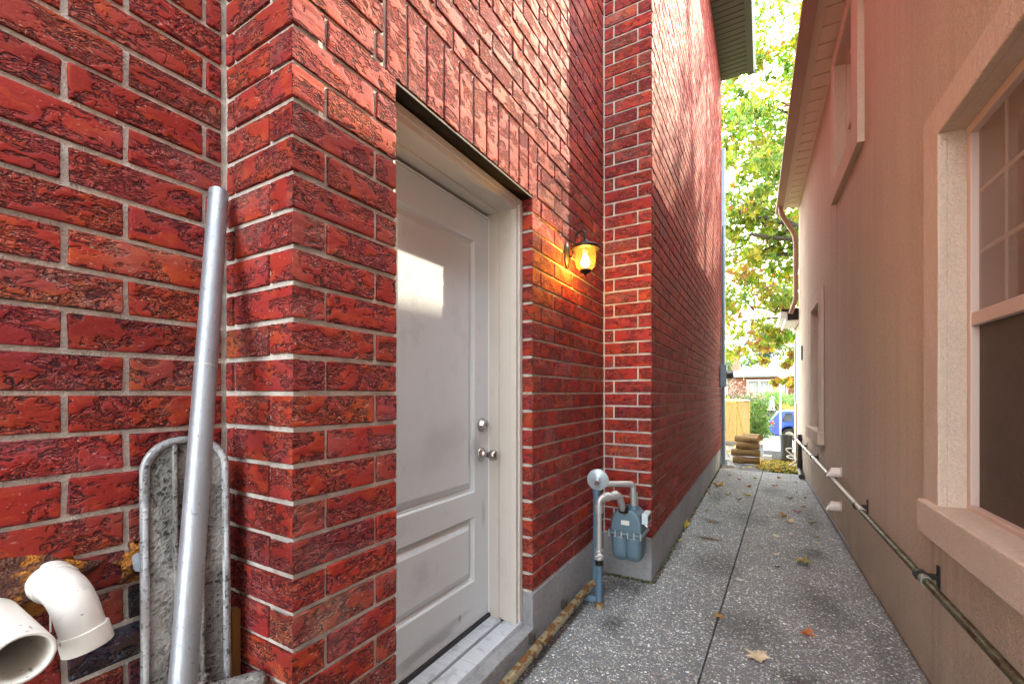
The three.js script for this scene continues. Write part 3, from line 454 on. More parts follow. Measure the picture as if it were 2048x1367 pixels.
{
  const path = new THREE.Group(); path.name = 'path'; path.userData.kind = 'structure'; scene.add(path);
  const jx = (t) => -0.33 + 0.0398 * t, G = 0.0035;                      // the long joint, drifting right
  const xw = (t) => (XS - 0.008) - Math.tan(RT) * t;                      // foot of the stucco wall
  const slab = (pts) => { const s = new THREE.Shape(); pts.forEach(([x, t], i) => (i ? s.lineTo(x, t) : s.moveTo(x, t))); s.closePath(); const g = new THREE.ExtrudeGeometry(s, { depth: 0.042, bevelEnabled: true, bevelSize: 0.004, bevelThickness: 0.004, bevelOffset: -0.004, bevelSegments: 1 }).rotateX(-Math.PI / 2).translate(0, -0.05, 0); obj('concrete_slab', [g], pathMat, path); };
  const T = [-3, -0.4, 2.95, 5.2, 8.15];
  for (let i = 0; i + 1 < T.length; i++) {
    const a = T[i] + (i ? G : 0), b = T[i + 1] - G;
    slab([[jx(a) + G, a], [xw(a), a], [xw(b), b], [jx(b) + G, b]]);
    const left = (t) => (t < T1 ? XN - 0.001 : t < T2 ? XP + 0.001 : XF + 0.001);
    if (i === 1) slab([[XN + 0.003, a], [jx(a) - G, a], [jx(b) - G, b], [XP + 0.005, b], [XP + 0.005, T1 - 0.004], [XN + 0.003, T1 - 0.004]]);
    else if (i === 2) slab([[XP + 0.005, a], [jx(a) - G, a], [jx(b) - G, b], [XF + 0.012, b], [XF + 0.012, T2 - 0.004], [XP + 0.005, T2 - 0.004]]);
    else slab([[left(a) + 0.012, a], [jx(a) - G, a], [jx(b) - G, b], [left(b - 0.1) + 0.012, b]]);
  }
  obj('forecourt', [blk(-3.2, 0.12, GROUND - 0.06, GROUND - 0.008, 8.16, 13.2, 0.004)], std([0.62, 0.60, 0.58], 0.85, 0, { map: pebbleTex.map, bumpMap: pebbleTex.bump, bumpScale: 0.002 }), path);
}

// ---------------------------------------------------------------- on the brick house side
const xyz = (v) => [v.x, v.y, v.z];
{ // wall lantern, lit
  const p = W3(XP + 0.001, 0.788, 2.325), l = thing('wall_lantern', 'lit bronze wall lantern with amber glass on the red brick beside the door', 'lantern', xyz(p));
  const lat = (name, pr, m, y = 0, z = 0, x = 0.112, opt = {}) => obj(name, new THREE.LatheGeometry(pr.map(([r, h]) => new THREE.Vector2(r, h)), 32).translate(x, y, z), m, l, { uv: false, ...opt });
  const pl = new THREE.SphereGeometry(1, 28, 16).scale(0.016, 0.074, 0.040); obj('back_plate', [pl, new THREE.TorusGeometry(1, 0.09, 8, 36).rotateY(Math.PI / 2).scale(0.05, 0.068, 0.036).translate(0.004, 0, 0)], bronzeMat, l, { uv: false });
  obj('arm', [bent([V(0.0, 0.0, 0), V(0.035, -0.012, 0), V(0.045, 0.06, 0), V(0.055, 0.125, 0), V(0.112, 0.128, 0), V(0.112, 0.06, 0)], 0.0065, 0.035, 10, 60)], bronzeMat, l, { uv: false });
  lat('cap', [[0.0, 0.075], [0.012, 0.075], [0.016, 0.062], [0.040, 0.055], [0.074, 0.040], [0.083, 0.033], [0.083, 0.022], [0.076, 0.018], [0.060, 0.020], [0, 0.022]], bronzeMat);
  const amber = new THREE.MeshPhysicalMaterial({ color: new THREE.Color().setRGB(1.0, 0.84, 0.34), transmission: 1, thickness: 0, roughness: 0.12, ior: 1.45, side: THREE.DoubleSide });
  lat('glass', [[0.058, 0.018], [0.060, -0.02], [0.057, -0.055], [0.048, -0.082], [0.032, -0.098]], amber);
  lat('finial', [[0.033, -0.096], [0.031, -0.106], [0.018, -0.114], [0.007, -0.118], [0.006, -0.126], [0.0, -0.128]], bronzeMat);
  lat('bulb_socket', [[0.0, 0.02], [0.013, 0.02], [0.013, -0.012], [0, -0.012]], whiteMat);
  lat('bulb', [[0.0, -0.012], [0.012, -0.014], [0.016, -0.026], [0.025, -0.046], [0.025, -0.062], [0.016, -0.076], [0, -0.08]], new THREE.MeshStandardMaterial({ color: 0xffffff, emissive: new THREE.Color(1.0, 0.66, 0.22), emissiveIntensity: 22, roughness: 0.4 }));
  const L = new THREE.PointLight(new THREE.Color(1.0, 0.50, 0.09), 0.16, 6, 2); L.position.set(0.112, -0.05, 0); L.castShadow = true; L.shadow.radius = 1.2; l.add(L);
}
{ // gas meter in the corner
  const g = thing('gas_meter', 'blue grey gas meter with round regulator and pipes standing in the brick corner', 'gas meter', xyz(W3(-0.84, GROUND, 2.6)));
  const w = (X, Y, t) => W3(X, Y, t).sub(g.position), put = (q) => q.translate(-g.position.x, -g.position.y, -g.position.z);
  // body: hood, flange and two hanging lobes, facing back along the passage
  const hood = new THREE.Shape(); hood.moveTo(-0.098, -0.865); hood.lineTo(0.098, -0.865); hood.lineTo(0.094, -0.80); hood.bezierCurveTo(0.09, -0.755, 0.06, -0.735, 0.045, -0.722); hood.lineTo(-0.045, -0.722); hood.bezierCurveTo(-0.065, -0.735, -0.088, -0.765, -0.092, -0.80); hood.closePath();
  obj('meter_hood', [put(new THREE.ExtrudeGeometry(hood, { depth: 0.12, bevelEnabled: true, bevelSize: 0.014, bevelThickness: 0.02, bevelOffset: -0.012, bevelSegments: 4, curveSegments: 12 }).translate(-0.738, EYE, -2.82))], meterMat, g, { uv: true });
  obj('meter_flange', [put(new RoundedBoxGeometry(0.218, 0.024, 0.185, 3, 0.01).translate(-0.738, -0.872 + EYE, -2.76)), put(new RoundedBoxGeometry(0.222, 0.007, 0.19, 2, 0.003).translate(-0.738, -0.872 + EYE, -2.76)), ...[-0.095, -0.035, 0.035, 0.095].map((x) => put(new THREE.ConeGeometry(0.008, 0.03, 8).translate(-0.738 + x, -0.852 + EYE, -2.667)))], meterMat, g);
  for (const s of [-1, 1]) {
    const lobe = new THREE.SphereGeometry(1, 28, 20), q = lobe.attributes.position;
    for (let i = 0; i < q.count; i++) { let x = q.getX(i), y = q.getY(i), z = q.getZ(i); const tap = 1 - 0.30 * Math.pow(clamp(-y * 0.5 + 0.5), 2); y = Math.sign(y) * Math.pow(Math.abs(y), 0.45); q.setXYZ(i, Math.sign(x) * Math.pow(Math.abs(x), 0.6) * tap * 0.060 + s * (0.043 + 0.002 * y), y * 0.098, Math.sign(z) * Math.pow(Math.abs(z), 0.75) * 0.088 * tap); }
    lobe.computeVertexNormals(); obj('meter_lobe', [put(lobe.translate(-0.738, -0.955 + EYE, -2.76))], meterMat, g);
  }
  obj('index_box', [put(blk(-0.642, -0.605, -0.80, -0.735, 2.69, 2.80, 0.006)), put(rod(W3(-0.62, -0.79, 2.68), W3(-0.60, -0.80, 2.66), 0.006, 8))], std([0.50, 0.58, 0.62], 0.4), g);
  obj('index_window', [put(blk(-0.6046, -0.6036, -0.785, -0.752, 2.71, 2.78))], blackMat, g); obj('meter_tag', [put(new THREE.BoxGeometry(0.05, 0.028, 0.002).translate(-0.738, -0.80 + EYE, -2.676))], std([0.6, 0.6, 0.55], 0.5), g);
  for (let k = 0; k < 6; k++) obj('bolt', [put(new THREE.CylinderGeometry(0.006, 0.006, 0.04, 6).translate(-0.738 - 0.098 + k * 0.039, -0.872 + EYE, -2.665))], galvMat, g);
  // regulator
  const reg = new THREE.LatheGeometry([[0, 0.034], [0.011, 0.034], [0.013, 0.03], [0.013, 0.020], [0.030, 0.016], [0.040, 0.010], [0.056, 0.006], [0.064, 0.004], [0.066, 0], [0.064, -0.006], [0.052, -0.010], [0.034, -0.030], [0.02, -0.04], [0, -0.04]].map(([r, h]) => new THREE.Vector2(r, h)), 32).rotateX(Math.PI / 2).rotateY(0.2);
  obj('regulator', [reg.translate(...xyz(w(-0.878, -0.53, 2.575))), ...[0, 1, 2, 3, 4, 5, 6, 7].map((k) => new THREE.CylinderGeometry(0.004, 0.004, 0.014, 8).rotateX(Math.PI / 2).translate(0.059 * Math.cos(k * 0.785 + 0.3), 0.059 * Math.sin(k * 0.785 + 0.3), 0).rotateY(0.2).translate(...xyz(w(-0.878, -0.53, 2.575))))], std([0.42, 0.50, 0.55], 0.35, 0.35, { map: scuffTex.map }), g);
  obj('regulator_cap', [new THREE.CylinderGeometry(0.012, 0.014, 0.02, 16).rotateX(Math.PI / 2).rotateY(0.2).translate(...xyz(w(-0.872, -0.545, 2.532)))], std([0.12, 0.06, 0.07], 0.5), g);
  obj('riser_pipe', [rod(w(-0.898, -1.2, 2.60), w(-0.894, -0.57, 2.60), 0.021, 16), rod(w(-0.894, -0.62, 2.60), w(-0.892, -0.565, 2.60), 0.027, 12)], blueGrey, g);
  obj('riser_pipe', [rod(w(-0.845, -1.27, 2.50), w(-0.845, -0.98, 2.50), 0.0185, 16)], blueGrey, g);
  obj('meter_pipe', [rod(w(-0.845, -0.96, 2.50), w(-0.845, -0.66, 2.50), 0.0165, 16), bent([w(-0.845, -0.70, 2.50), w(-0.845, -0.625, 2.50), w(-0.755, -0.61, 2.60), w(-0.748, -0.735, 2.68)], 0.0205, 0.035, 12, 40)], galvMat, g);
  obj('meter_pipe', [bent([w(-0.85, -0.555, 2.585), w(-0.735, -0.56, 2.68), w(-0.70, -0.565, 2.72), w(-0.70, -0.74, 2.74)], 0.019, 0.035, 12, 40)], galvMat, g);
  const hex = (a, b, r, m) => obj('pipe_fitting', [rod(a, b, r, 8)], m, g);
  hex(w(-0.845, -0.71, 2.50), w(-0.845, -0.665, 2.50), 0.026, galvMat); hex(w(-0.825, -0.622, 2.522), w(-0.80, -0.618, 2.55), 0.028, galvMat); hex(w(-0.79, -0.616, 2.56), w(-0.765, -0.612, 2.588), 0.027, galvMat);
  hex(w(-0.748, -0.735, 2.68), w(-0.748, -0.70, 2.675), 0.03, bronzeMat); hex(w(-0.70, -0.725, 2.74), w(-0.70, -0.70, 2.74), 0.028, blueGrey); hex(w(-0.70, -0.66, 2.738), w(-0.70, -0.625, 2.735), 0.026, galvMat);
  hex(w(-0.845, -0.985, 2.50), w(-0.845, -0.925, 2.50), 0.029, galvMat); hex(w(-0.845, -1.02, 2.50), w(-0.845, -0.99, 2.50), 0.024, bronzeMat); hex(w(-0.845, -1.275, 2.50), w(-0.845, -1.235, 2.50), 0.027, rustMat);
  obj('valve', [rod(w(-0.845, -0.955, 2.50), w(-0.822, -0.945, 2.44), 0.016, 10), blkLocal(0.05, 0.012, 0.02, w(-0.825, -0.945, 2.44), 0.7)], galvMat, g);
  obj('foot_bracket', [blkLocal(0.11, 0.035, 0.03, w(-0.885, -1.235, 2.52), 0.15), blkLocal(0.08, 0.05, 0.02, w(-0.88, -1.195, 2.58), -0.25)], blueGrey, g);
}
function blkLocal(w, h, d, p, turn = 0, r = 0.003) { return new RoundedBoxGeometry(w, h, d, 2, Math.min(r, w / 2.1, h / 2.1, d / 2.1)).rotateY(turn).translate(p.x, p.y, p.z); }
{ // rusty pipe along the foot of the door wall
  const a = W3(-0.925, -1.205, 0.3), g = thing('rusty_gas_pipe', 'rusty yellowish gas pipe lying along the foot of the door wall', 'pipe', xyz(a)), w = (X, Y, t) => W3(X, Y, t).sub(a);
  obj('pipe', [bent([w(-0.925, -1.215, 0.3), w(-0.925, -1.205, 1.6), w(-0.928, -1.19, 2.56), w(-0.90, -1.17, 2.60)], 0.0235, 0.02, 16, 80)], rustMat, g);
  for (const t of [1.02, 1.38, 1.86, 2.25]) obj('pipe_clip', [rod(w(-0.925, -1.205, t - 0.008), w(-0.925, -1.205, t + 0.008), 0.0265, 16), blkLocal(0.03, 0.05, 0.018, w(-0.962, -1.18, t))], std([0.06, 0.05, 0.045], 0.6, 0.4), g);
  obj('pipe_coupling', [rod(w(-0.925, -1.206, 1.46), w(-0.925, -1.206, 1.50), 0.029, 16)], rustMat, g);
}
// vents and spigot on the near wall
const pipeShell = (a, b, ro, ri, seg = 40) => { const L = a.distanceTo(b), g = new THREE.LatheGeometry([[ri, 0], [ro - 0.002, 0], [ro, 0.002], [ro, L - 0.002], [ro - 0.002, L], [ri + 0.001, L], [ri, L - 0.002], [ri, 0]].map(([r, h]) => new THREE.Vector2(r, h)), seg); g.applyQuaternion(new THREE.Quaternion().setFromUnitVectors(V(0, 1, 0), b.clone().sub(a).normalize())); return g.translate(a.x, a.y, a.z); };
{
  const a = W3(-1.40, -0.415, 0.214), g = thing('vent_pipe', 'white plastic vent pipe with open end sticking out of the near brick wall', 'vent pipe', xyz(a)), w = (X, Y, t) => W3(X, Y, t).sub(a);
  obj('pipe', [pipeShell(w(-1.40, -0.425, 0.214), w(-1.055, -0.437, 0.216), 0.042, 0.0355)], pvcMat, g);
  obj('pipe_bore', [rod(w(-1.30, -0.415, 0.214), w(-1.29, -0.415, 0.214), 0.039, 24)], std([0.05, 0.04, 0.03], 0.9), g);
}
{
  const a = W3(-1.30, -0.385, 0.300), g = thing('vent_elbow', 'white plastic vent elbow turned down on the near brick wall', 'vent elbow', xyz(a)), w = (X, Y, t) => W3(X, Y, t).sub(a);
  obj('elbow', [bent([w(-1.30, -0.388, 0.300), w(-1.178, -0.390, 0.306), w(-1.162, -0.495, 0.326)], 0.0345, 0.065, 36, 40)], pvcMat, g);
  obj('collar', [pipeShell(w(-1.282, -0.385, 0.299), w(-1.245, -0.389, 0.303), 0.0385, 0.03)], pvcMat, g);
  obj('collar', [pipeShell(w(-1.1665, -0.466, 0.3205), w(-1.160, -0.503, 0.3275), 0.0392, 0.032)], pvcMat, g);
  obj('mould_seam', [blkLocal(0.003, 0.05, 0.003, w(-1.176, -0.43, 0.2775), 0)], pvcMat, g);
}
{
  const a = W3(-1.285, -0.386, 0.455), g = thing('water_spigot', 'small blue grey pipe stub poking through broken brick behind the float', 'spigot', xyz(a)), w = (X, Y, t) => W3(X, Y, t).sub(a);
  obj('pipe', [rod(w(-1.30, -0.386, 0.455), w(-1.215, -0.389, 0.43), 0.0125, 16)], std([0.35, 0.42, 0.5], 0.4, 0.3), g);
  obj('flange', [rod(w(-1.245, -0.388, 0.455), w(-1.238, -0.388, 0.455), 0.02, 16)], galvMat, g);
}
function lump(c, r, seed, amp) { const g = new THREE.IcosahedronGeometry(1, 5), p = g.attributes.position; for (let i = 0; i < p.count; i++) { const x = p.getX(i), y = p.getY(i), z = p.getZ(i), k = 1 + amp * wob(x * 3, y * 3, z * 3, seed) + amp * 0.5 * wob(x * 9, y * 9, z * 9, seed + 2) + amp * 0.3 * wob(x * 21, y * 21, z * 21, seed + 5); p.setXYZ(i, x * k * r[0], y * k * r[1], z * k * r[2]); } g.computeVertexNormals(); return g.translate(c.x, c.y, c.z); }
{
  const foamTex = makeTexture(512, 512, 0.25, 0.25, (u, v, o) => { const a = fbm(u, v, 9, 9, 4, 5), b = fbm(u, v, 70, 70, 2, 8); o[3] = b; const k = sst(0.42, 0.62, a); o[0] = mix(0.09, 0.42, k) * (0.7 + 0.6 * b); o[1] = mix(0.03, 0.16, k) * (0.7 + 0.6 * b); o[2] = 0.018; });
  const fm = std([1, 1, 1], 0.8, 0, { map: foamTex.map, bumpMap: foamTex.bump, bumpScale: 0.006 });
  obj('foam_filling', [lump(W3(-1.292, -0.388, 0.22), [0.03, 0.062, 0.16], 3, 0.14)], fm, house, { label: 'orange foam around the vent pipes' });
  obj('foam_filling', [lump(W3(-1.296, -0.395, 0.455), [0.026, 0.052, 0.05], 6, 0.2)], fm, house, { label: 'rusty broken brick around the spigot' });
}
{ // magnesium bull float standing on end, with its long handle leaning in front of it
  const a = W3(-1.163, GROUND, 0.505), g = thing('bull_float', 'concrete float blade crusted with cement standing upright in the brick corner', 'float', xyz(a), 1.31);
  const W = 0.168, H = 1.165, r = 0.076, s = new THREE.Shape(); s.moveTo(-W / 2, 0); s.lineTo(W / 2, 0); s.lineTo(W / 2, H - r); s.absellipse(W / 2 - r, H - r, r, r, 0, Math.PI / 2, false); s.lineTo(-W / 2 + r, H); s.absellipse(-W / 2 + r, H - r, r, r, Math.PI / 2, Math.PI, false); s.closePath();
  const lean = (q) => q.rotateX(-0.045);
  obj('blade', [lean(new THREE.ExtrudeGeometry(s, { depth: 0.008, bevelEnabled: true, bevelSize: 0.003, bevelThickness: 0.003, bevelSegments: 2, curveSegments: 18 }))], splashMat, g);
  const pts = [V(-W / 2 + 0.006, 0.004, 0.012)]; for (let i = 0; i <= 10; i++) { const k = Math.PI - i * Math.PI / 20; pts.push(V(-W / 2 + r + (r - 0.006) * Math.cos(k), H - r + (r - 0.006) * Math.sin(k), 0.012)); } for (let i = 0; i <= 10; i++) { const k = Math.PI / 2 - i * Math.PI / 20; pts.push(V(W / 2 - r + (r - 0.006) * Math.cos(k), H - r + (r - 0.006) * Math.sin(k), 0.012)); } pts.push(V(W / 2 - 0.006, 0.004, 0.012));
  const lipM = std([1.7, 1.8, 1.95], 0.75, 0.1, { map: splashTex.map, bumpMap: splashTex.bump, bumpScale: 0.004 });
  obj('raised_edge', [lean(bent(pts, 0.0085, 0.01, 10, 220))], lipM, g);
  for (const x of [-0.024, 0.026]) obj('rib', [lean(new RoundedBoxGeometry(0.009, H - 0.03, 0.024, 3, 0.004).translate(x, H / 2, 0.018))], splashMat, g);
  obj('pivot_bracket', [lean(merge([lump(V(0.0, 0.575, 0.03), [0.045, 0.04, 0.03], 9, 0.12)])), lean(rod(V(0.02, 0.555, 0.04), V(0.125, 0.565, 0.085), 0.024, 18, 0.021)), lean(new THREE.SphereGeometry(0.0215, 16, 10).translate(0.125, 0.565, 0.085))], splashMat, g);
  const top = W3(-1.243, 0.53, 0.606), bot = W3(-0.722, GROUND + 0.02, 0.25), h = thing('float_handle', 'long dented aluminium tube leaning in the brick corner before the float', 'pole', xyz(bot)), L = top.clone().sub(bot), d = L.clone().normalize(), q = (k) => d.clone().multiplyScalar(k * L.length());
  obj('tube', [pipeShell(q(0), q(1), 0.0225, 0.020, 32)], aluMat, h);
  obj('tube_joint', [rod(q(0.735), q(0.7365), 0.0229, 32)], galvMat, h);
  obj('end_plug', [rod(q(0.985), q(0.993), 0.0205, 24)], std([0.25, 0.27, 0.3], 0.5, 0.4), h);
  tag(obj('wood_lath', [blk(-1.215, -1.19, GROUND, -0.565, 0.612, 0.634, 0.002)], std([0.42, 0.33, 0.22], 0.8, 0, { map: woodTex.map })), 'thin pale wood lath standing right behind the float', 'lath');
}
{ // electricity meter at the far corner
  const p = W3(XF, 0.30, 8.38), g = thing('electric_meter', 'grey blue electric meter box with dark glass at far corner of brick wall', 'electric meter', xyz(p));
  const bm = std([0.17, 0.235, 0.29], 0.45, 0.2, { map: scuffTex.map });
  obj('meter_box', [new RoundedBoxGeometry(0.10, 0.38, 0.20, 3, 0.008).translate(0.055, 0, 0)], bm, g);
  obj('meter_glass', [new THREE.LatheGeometry([[0, 0.10], [0.055, 0.10], [0.068, 0.09], [0.07, 0.0], [0.08, 0], [0.08, -0.012], [0, -0.012]].map(([r, h]) => new THREE.Vector2(r, h)), 24).rotateZ(-Math.PI / 2).translate(0.11, 0.02, 0)], std([0.045, 0.05, 0.055], 0.15, 0.1), g, { uv: false });
  obj('conduit', [rod(V(0.05, -0.19, 0.0), V(0.05, -1.53, 0.0), 0.02, 12), rod(V(0.05, 0.19, 0), V(0.05, 2.6, 0), 0.022, 12)], bm, g);
}

// ---------------------------------------------------------------- on the stucco house side
{
  const b = RH(0.628, -0.768, 0.8), g = thing('wall_pipe', 'long dull metal gas pipe on black brackets along the stucco wall', 'pipe', xyz(b), RT), w = (X, Y, t) => V(X - 0.628, Y + 0.768, -(t - 0.8));
  obj('pipe', [rod(w(0.628, -0.775, 0.3), w(0.628, -0.775, 3.3), 0.0155, 18), rod(w(0.628, -0.775, 3.3), w(0.628, -0.748, 8.7), 0.0155, 18)], std([0.34, 0.36, 0.32], 1, 0.45, { map: rustTex.map, roughnessMap: scuffTex.rough, bumpMap: rustTex.bump, bumpScale: 0.001 }), g);
  obj('pipe', [rod(w(0.628, -0.765, 3.6), w(0.628, -0.748, 8.72), 0.0162, 18)], std([0.55, 0.52, 0.46], 0.5, 0.3, { map: scuffTex.map }), g, { label: 'pale section of the pipe' });
  const br = (t) => { const y = t < 3.3 ? -0.775 : -0.775 + (t - 3.3) * 0.005; obj('bracket', [rod(w(0.628, y, t - 0.012), w(0.628, y, t + 0.012), 0.024, 16), blkLocal(0.05, 0.022, 0.022, w(0.662, y, t)), blkLocal(0.006, 0.10, 0.03, w(XS - 0.005, y, t))], blackMat, g); };
  [1.2, 2.47, 3.76, 5.05, 6.3, 7.5, 8.5].forEach(br);
  for (const t of [2.41, 4.9, 6.0, 6.75, 7.2]) obj('pipe_coupling', [rod(w(0.628, t < 3.3 ? -0.775 : -0.762, t - 0.02), w(0.628, t < 3.3 ? -0.775 : -0.762, t + 0.02), 0.0205, 14)], t < 3 ? std([0.25, 0.27, 0.24], 0.5, 0.4) : bronzeMat, g);
}
for (const [Y, lab] of [[-0.705, 'upper of two white plastic vents on the stucco wall, behind the pipe'], [-1.005, 'lower of two white plastic vents on the stucco wall, below the pipe']]) {
  const b = RH(XS, Y, 4.79), g = thing('wall_vent', lab, 'vent', xyz(b), RT, undefined);
  const c = new THREE.LatheGeometry([[0.034, -0.03], [0.042, -0.03], [0.042, 0.085], [0.040, 0.087], [0.034, 0.085], [0.034, -0.03]].map(([r, h]) => new THREE.Vector2(r, h)), 24).rotateZ(Math.PI / 2), q = c.attributes.position;
  for (let i = 0; i < q.count; i++) if (q.getX(i) < -0.05) q.setX(i, q.getX(i) + (q.getY(i) < 0 ? 0.6 : 0.25) * -q.getY(i) * -1);
  c.computeVertexNormals(); obj('pipe', [c], std([0.78, 0.72, 0.67], 0.5), g, { uv: false });
  obj('vent_collar', [new THREE.CylinderGeometry(0.052, 0.054, 0.012, 24).rotateZ(Math.PI / 2).translate(-0.005, 0, 0)], std([0.5, 0.42, 0.36], 0.7), g, { uv: false });
}
{
  const b = RH(XS, 0.63, 8.25), g = thing('wall_plaque', 'small pale plaque with dark marks at far end of stucco wall', 'plaque', xyz(b), RT);
  obj('plate', [new RoundedBoxGeometry(0.012, 0.20, 0.14, 2, 0.004).translate(-0.006, 0, 0)], std([0.72, 0.66, 0.58], 0.5), g);
  obj('mark', [-0.06, -0.02, 0.02, 0.06].map((y) => new THREE.BoxGeometry(0.004, 0.022, 0.07).translate(-0.013, y, 0)), blackMat, g);
  obj('backing', [new THREE.BoxGeometry(0.02, 0.22, 0.03).translate(-0.012, 0, 0.09)], blackMat, g);
}
{
  const b = RH(0.655, GROUND, 8.2), g = thing('drain_pipe', 'black drain pipe with boot at the far foot of stucco wall', 'drain pipe', xyz(b), RT);
  obj('pipe', [rod(V(0, 0.03, 0), V(0, 0.62, 0), 0.03, 14)], blackMat, g);
  obj('boot', [bent([V(0, 0.22, 0), V(0, 0.06, 0), V(-0.02, 0.035, 0.5)], 0.036, 0.06, 12, 30), blkLocal(0.05, 0.03, 0.03, V(0.01, 0.20, 0)), blkLocal(0.05, 0.03, 0.03, V(0.01, 0.55, 0))], blackMat, g);
}

// ---------------------------------------------------------------- fallen leaves
function leafShape(lobes, seed, curl = 0.25) {              // a lobed leaf, tip towards +y, about 1 unit across, curled
  const R = rng(seed), pts = [[0, -0.35]], add = (x, y) => pts.push([x, y]);
  if (lobes) { [[0.10, -0.28], [0.38, -0.36], [0.28, -0.16], [0.60, -0.02], [0.36, 0.06], [0.48, 0.34], [0.20, 0.22], [0.0, 0.66], [-0.20, 0.22], [-0.48, 0.34], [-0.36, 0.06], [-0.60, -0.02], [-0.28, -0.16], [-0.38, -0.36], [-0.10, -0.28]].forEach(([x, y]) => add(x * (0.9 + 0.2 * R()), y * (0.9 + 0.2 * R()))); }
  else [[0.16, -0.22], [0.27, 0], [0.22, 0.25], [0, 0.6], [-0.22, 0.25], [-0.27, 0], [-0.16, -0.22]].forEach(([x, y]) => add(x, y));
  const pos = [], z = (x, y) => curl * (x * x * 0.9 + 0.25 * y * y * Math.sign(y)) + curl * 0.2 * wob(x * 4, y * 4, 0, seed), n = pts.length;
  for (let i = 0; i < n; i++) { const a = pts[i], b = pts[(i + 1) % n], c = [0, 0]; const m = [(a[0] + b[0]) / 2 * 0.55, (a[1] + b[1]) / 2 * 0.55]; for (const t of [[c, a, m], [c, m, b], [a, b, m]]) for (const [x, y] of t) pos.push(x, y, z(x, y)); }
  const g = new THREE.BufferGeometry(); g.setAttribute('position', new THREE.BufferAttribute(new Float32Array(pos), 3)); g.computeVertexNormals(); return g;
}
{
  const list = [ // X, t, size, colour, turn, label
    [-0.02, 2.40, 0.085, [0.62, 0.50, 0.33], 0.5, 'large pale tan maple leaf, nearest leaf on the path', 'maple leaf'],
    [0.20, 2.75, 0.058, [0.42, 0.13, 0.04], 2.2, 'curled orange red leaf near the path edge under the big window', 'leaf'],
    [-0.212, 2.73, 0.05, [0.36, 0.22, 0.06], 1.2, 'small brown leaf lying across the long path joint', 'leaf'],
    [0.254, 3.89, 0.115, [0.34, 0.27, 0.10], -1.0, 'big olive brown leaf on the path below the wall vents', 'leaf'],
    [0.087, 3.98, 0.05, [0.60, 0.55, 0.47], 0.3, 'whitish star shaped leaf left of the big olive leaf', 'leaf'],
    [-0.136, 3.33, 0.04, [0.62, 0.58, 0.52], 2.8, 'tiny whitish leaf just right of the path joint crossing', 'leaf'],
    [0.19, 5.28, 0.085, [0.36, 0.18, 0.05], 0.9, 'rust brown leaf overlapping a pale leaf on the path', 'leaf'],
    [0.225, 5.08, 0.075, [0.58, 0.48, 0.32], 2.0, 'pale leaf tucked against the rust brown leaf', 'leaf'],
    [0.32, 5.57, 0.06, [0.30, 0.05, 0.03], 1.5, 'dark red leaf near the stucco wall foot', 'leaf'],
    [0.094, 4.45, 0.07, [0.56, 0.50, 0.42], 1.9, 'left one of two long pale leaves side by side', 'leaf'],
    [0.218, 4.59, 0.06, [0.52, 0.46, 0.38], 1.7, 'right one of two long pale leaves side by side', 'leaf'],
    [-0.314, 4.47, 0.065, [0.60, 0.58, 0.54], 1.1, 'white curled leaf just beyond the rust stain', 'leaf'],
    [-0.625, 4.35, 0.075, [0.62, 0.46, 0.05], 0.2, 'upright yellow leaf against the foot of the brick wall', 'leaf'],
    [-0.53, 6.55, 0.11, [0.50, 0.27, 0.05], 0.4, 'orange yellow leaf beside the brick wall farther along', 'leaf'],
    [-0.168, 6.13, 0.09, [0.45, 0.40, 0.05], 2.6, 'yellow green leaf beside the long joint, far part of path', 'leaf'],
    [-0.154, 6.70, 0.07, [0.33, 0.12, 0.06], 0.7, 'reddish brown leaf beyond the yellow green leaf', 'leaf'],
    [-0.248, 5.82, 0.055, [0.30, 0.20, 0.10], 1.4, null], [-0.435, 4.73, 0.05, [0.35, 0.22, 0.14], 2.2, null], [0.14, 6.94, 0.06, [0.32, 0.2, 0.08], 0.1, null],
    [-0.388, 6.09, 0.06, [0.5, 0.36, 0.2], 2.9, null], [-0.243, 5.58, 0.06, [0.55, 0.5, 0.4], 1.2, null], [0.09, 3.71, 0.03, [0.10, 0.07, 0.05], 0.3, null], [-0.528, 5.1, 0.05, [0.5, 0.45, 0.36], 0.9, null], [0.276, 6.24, 0.07, [0.2, 0.19, 0.07], 1.8, null],
    [-0.1, 7.4, 0.06, [0.4, 0.3, 0.1], 0.8, null], [0.2, 7.6, 0.06, [0.5, 0.3, 0.1], 2.2, null], [-0.45, 7.5, 0.06, [0.4, 0.2, 0.1], 0.4, null], [-0.3, 7.2, 0.05, [0.3, 0.1, 0.06], 1.1, null],
  ];
  for (let i = 0, Q = rng(55); i < 15; i++) { const t = 2.9 + 5 * Q(), wall = Q() < 0.6; list.push([wall ? XF + 0.02 + 0.09 * Q() * Q() : 0.56 - 0.0185 * t - 0.08 * Q(), t + (wall ? 0.15 : 0), 0.025 + 0.03 * Q(), [0.25 + 0.3 * Q(), 0.14 + 0.14 * Q(), 0.05], Q() * 3, null]); }
  const R = rng(12), shapes = [leafShape(true, 3, 0.5), leafShape(true, 8, 0.7), leafShape(true, 21, 0.35), leafShape(false, 5, 0.9)];
  list.forEach(([x, t, s, c, turn, lab], i) => {
    const upright = i === 12, long = i === 9 || i === 10 || i === 11;
    const m = std(c, 0.75, 0, { side: THREE.DoubleSide }), g = shapes[long ? 3 : i === 0 ? 2 : i % 3].clone().scale(s * 1.25, s * 1.25, s * 1.25).rotateX(upright ? 0.1 : -Math.PI / 2 + 0.12 * (R() - 0.5)).rotateY(upright ? 1.2 : turn * 2);
    g.computeBoundingBox(); const o = obj('fallen_leaf', [g.translate(0, -g.boundingBox.min.y, 0)], m, scene, { uv: false }); o.position.set(x, 0.001, -t);
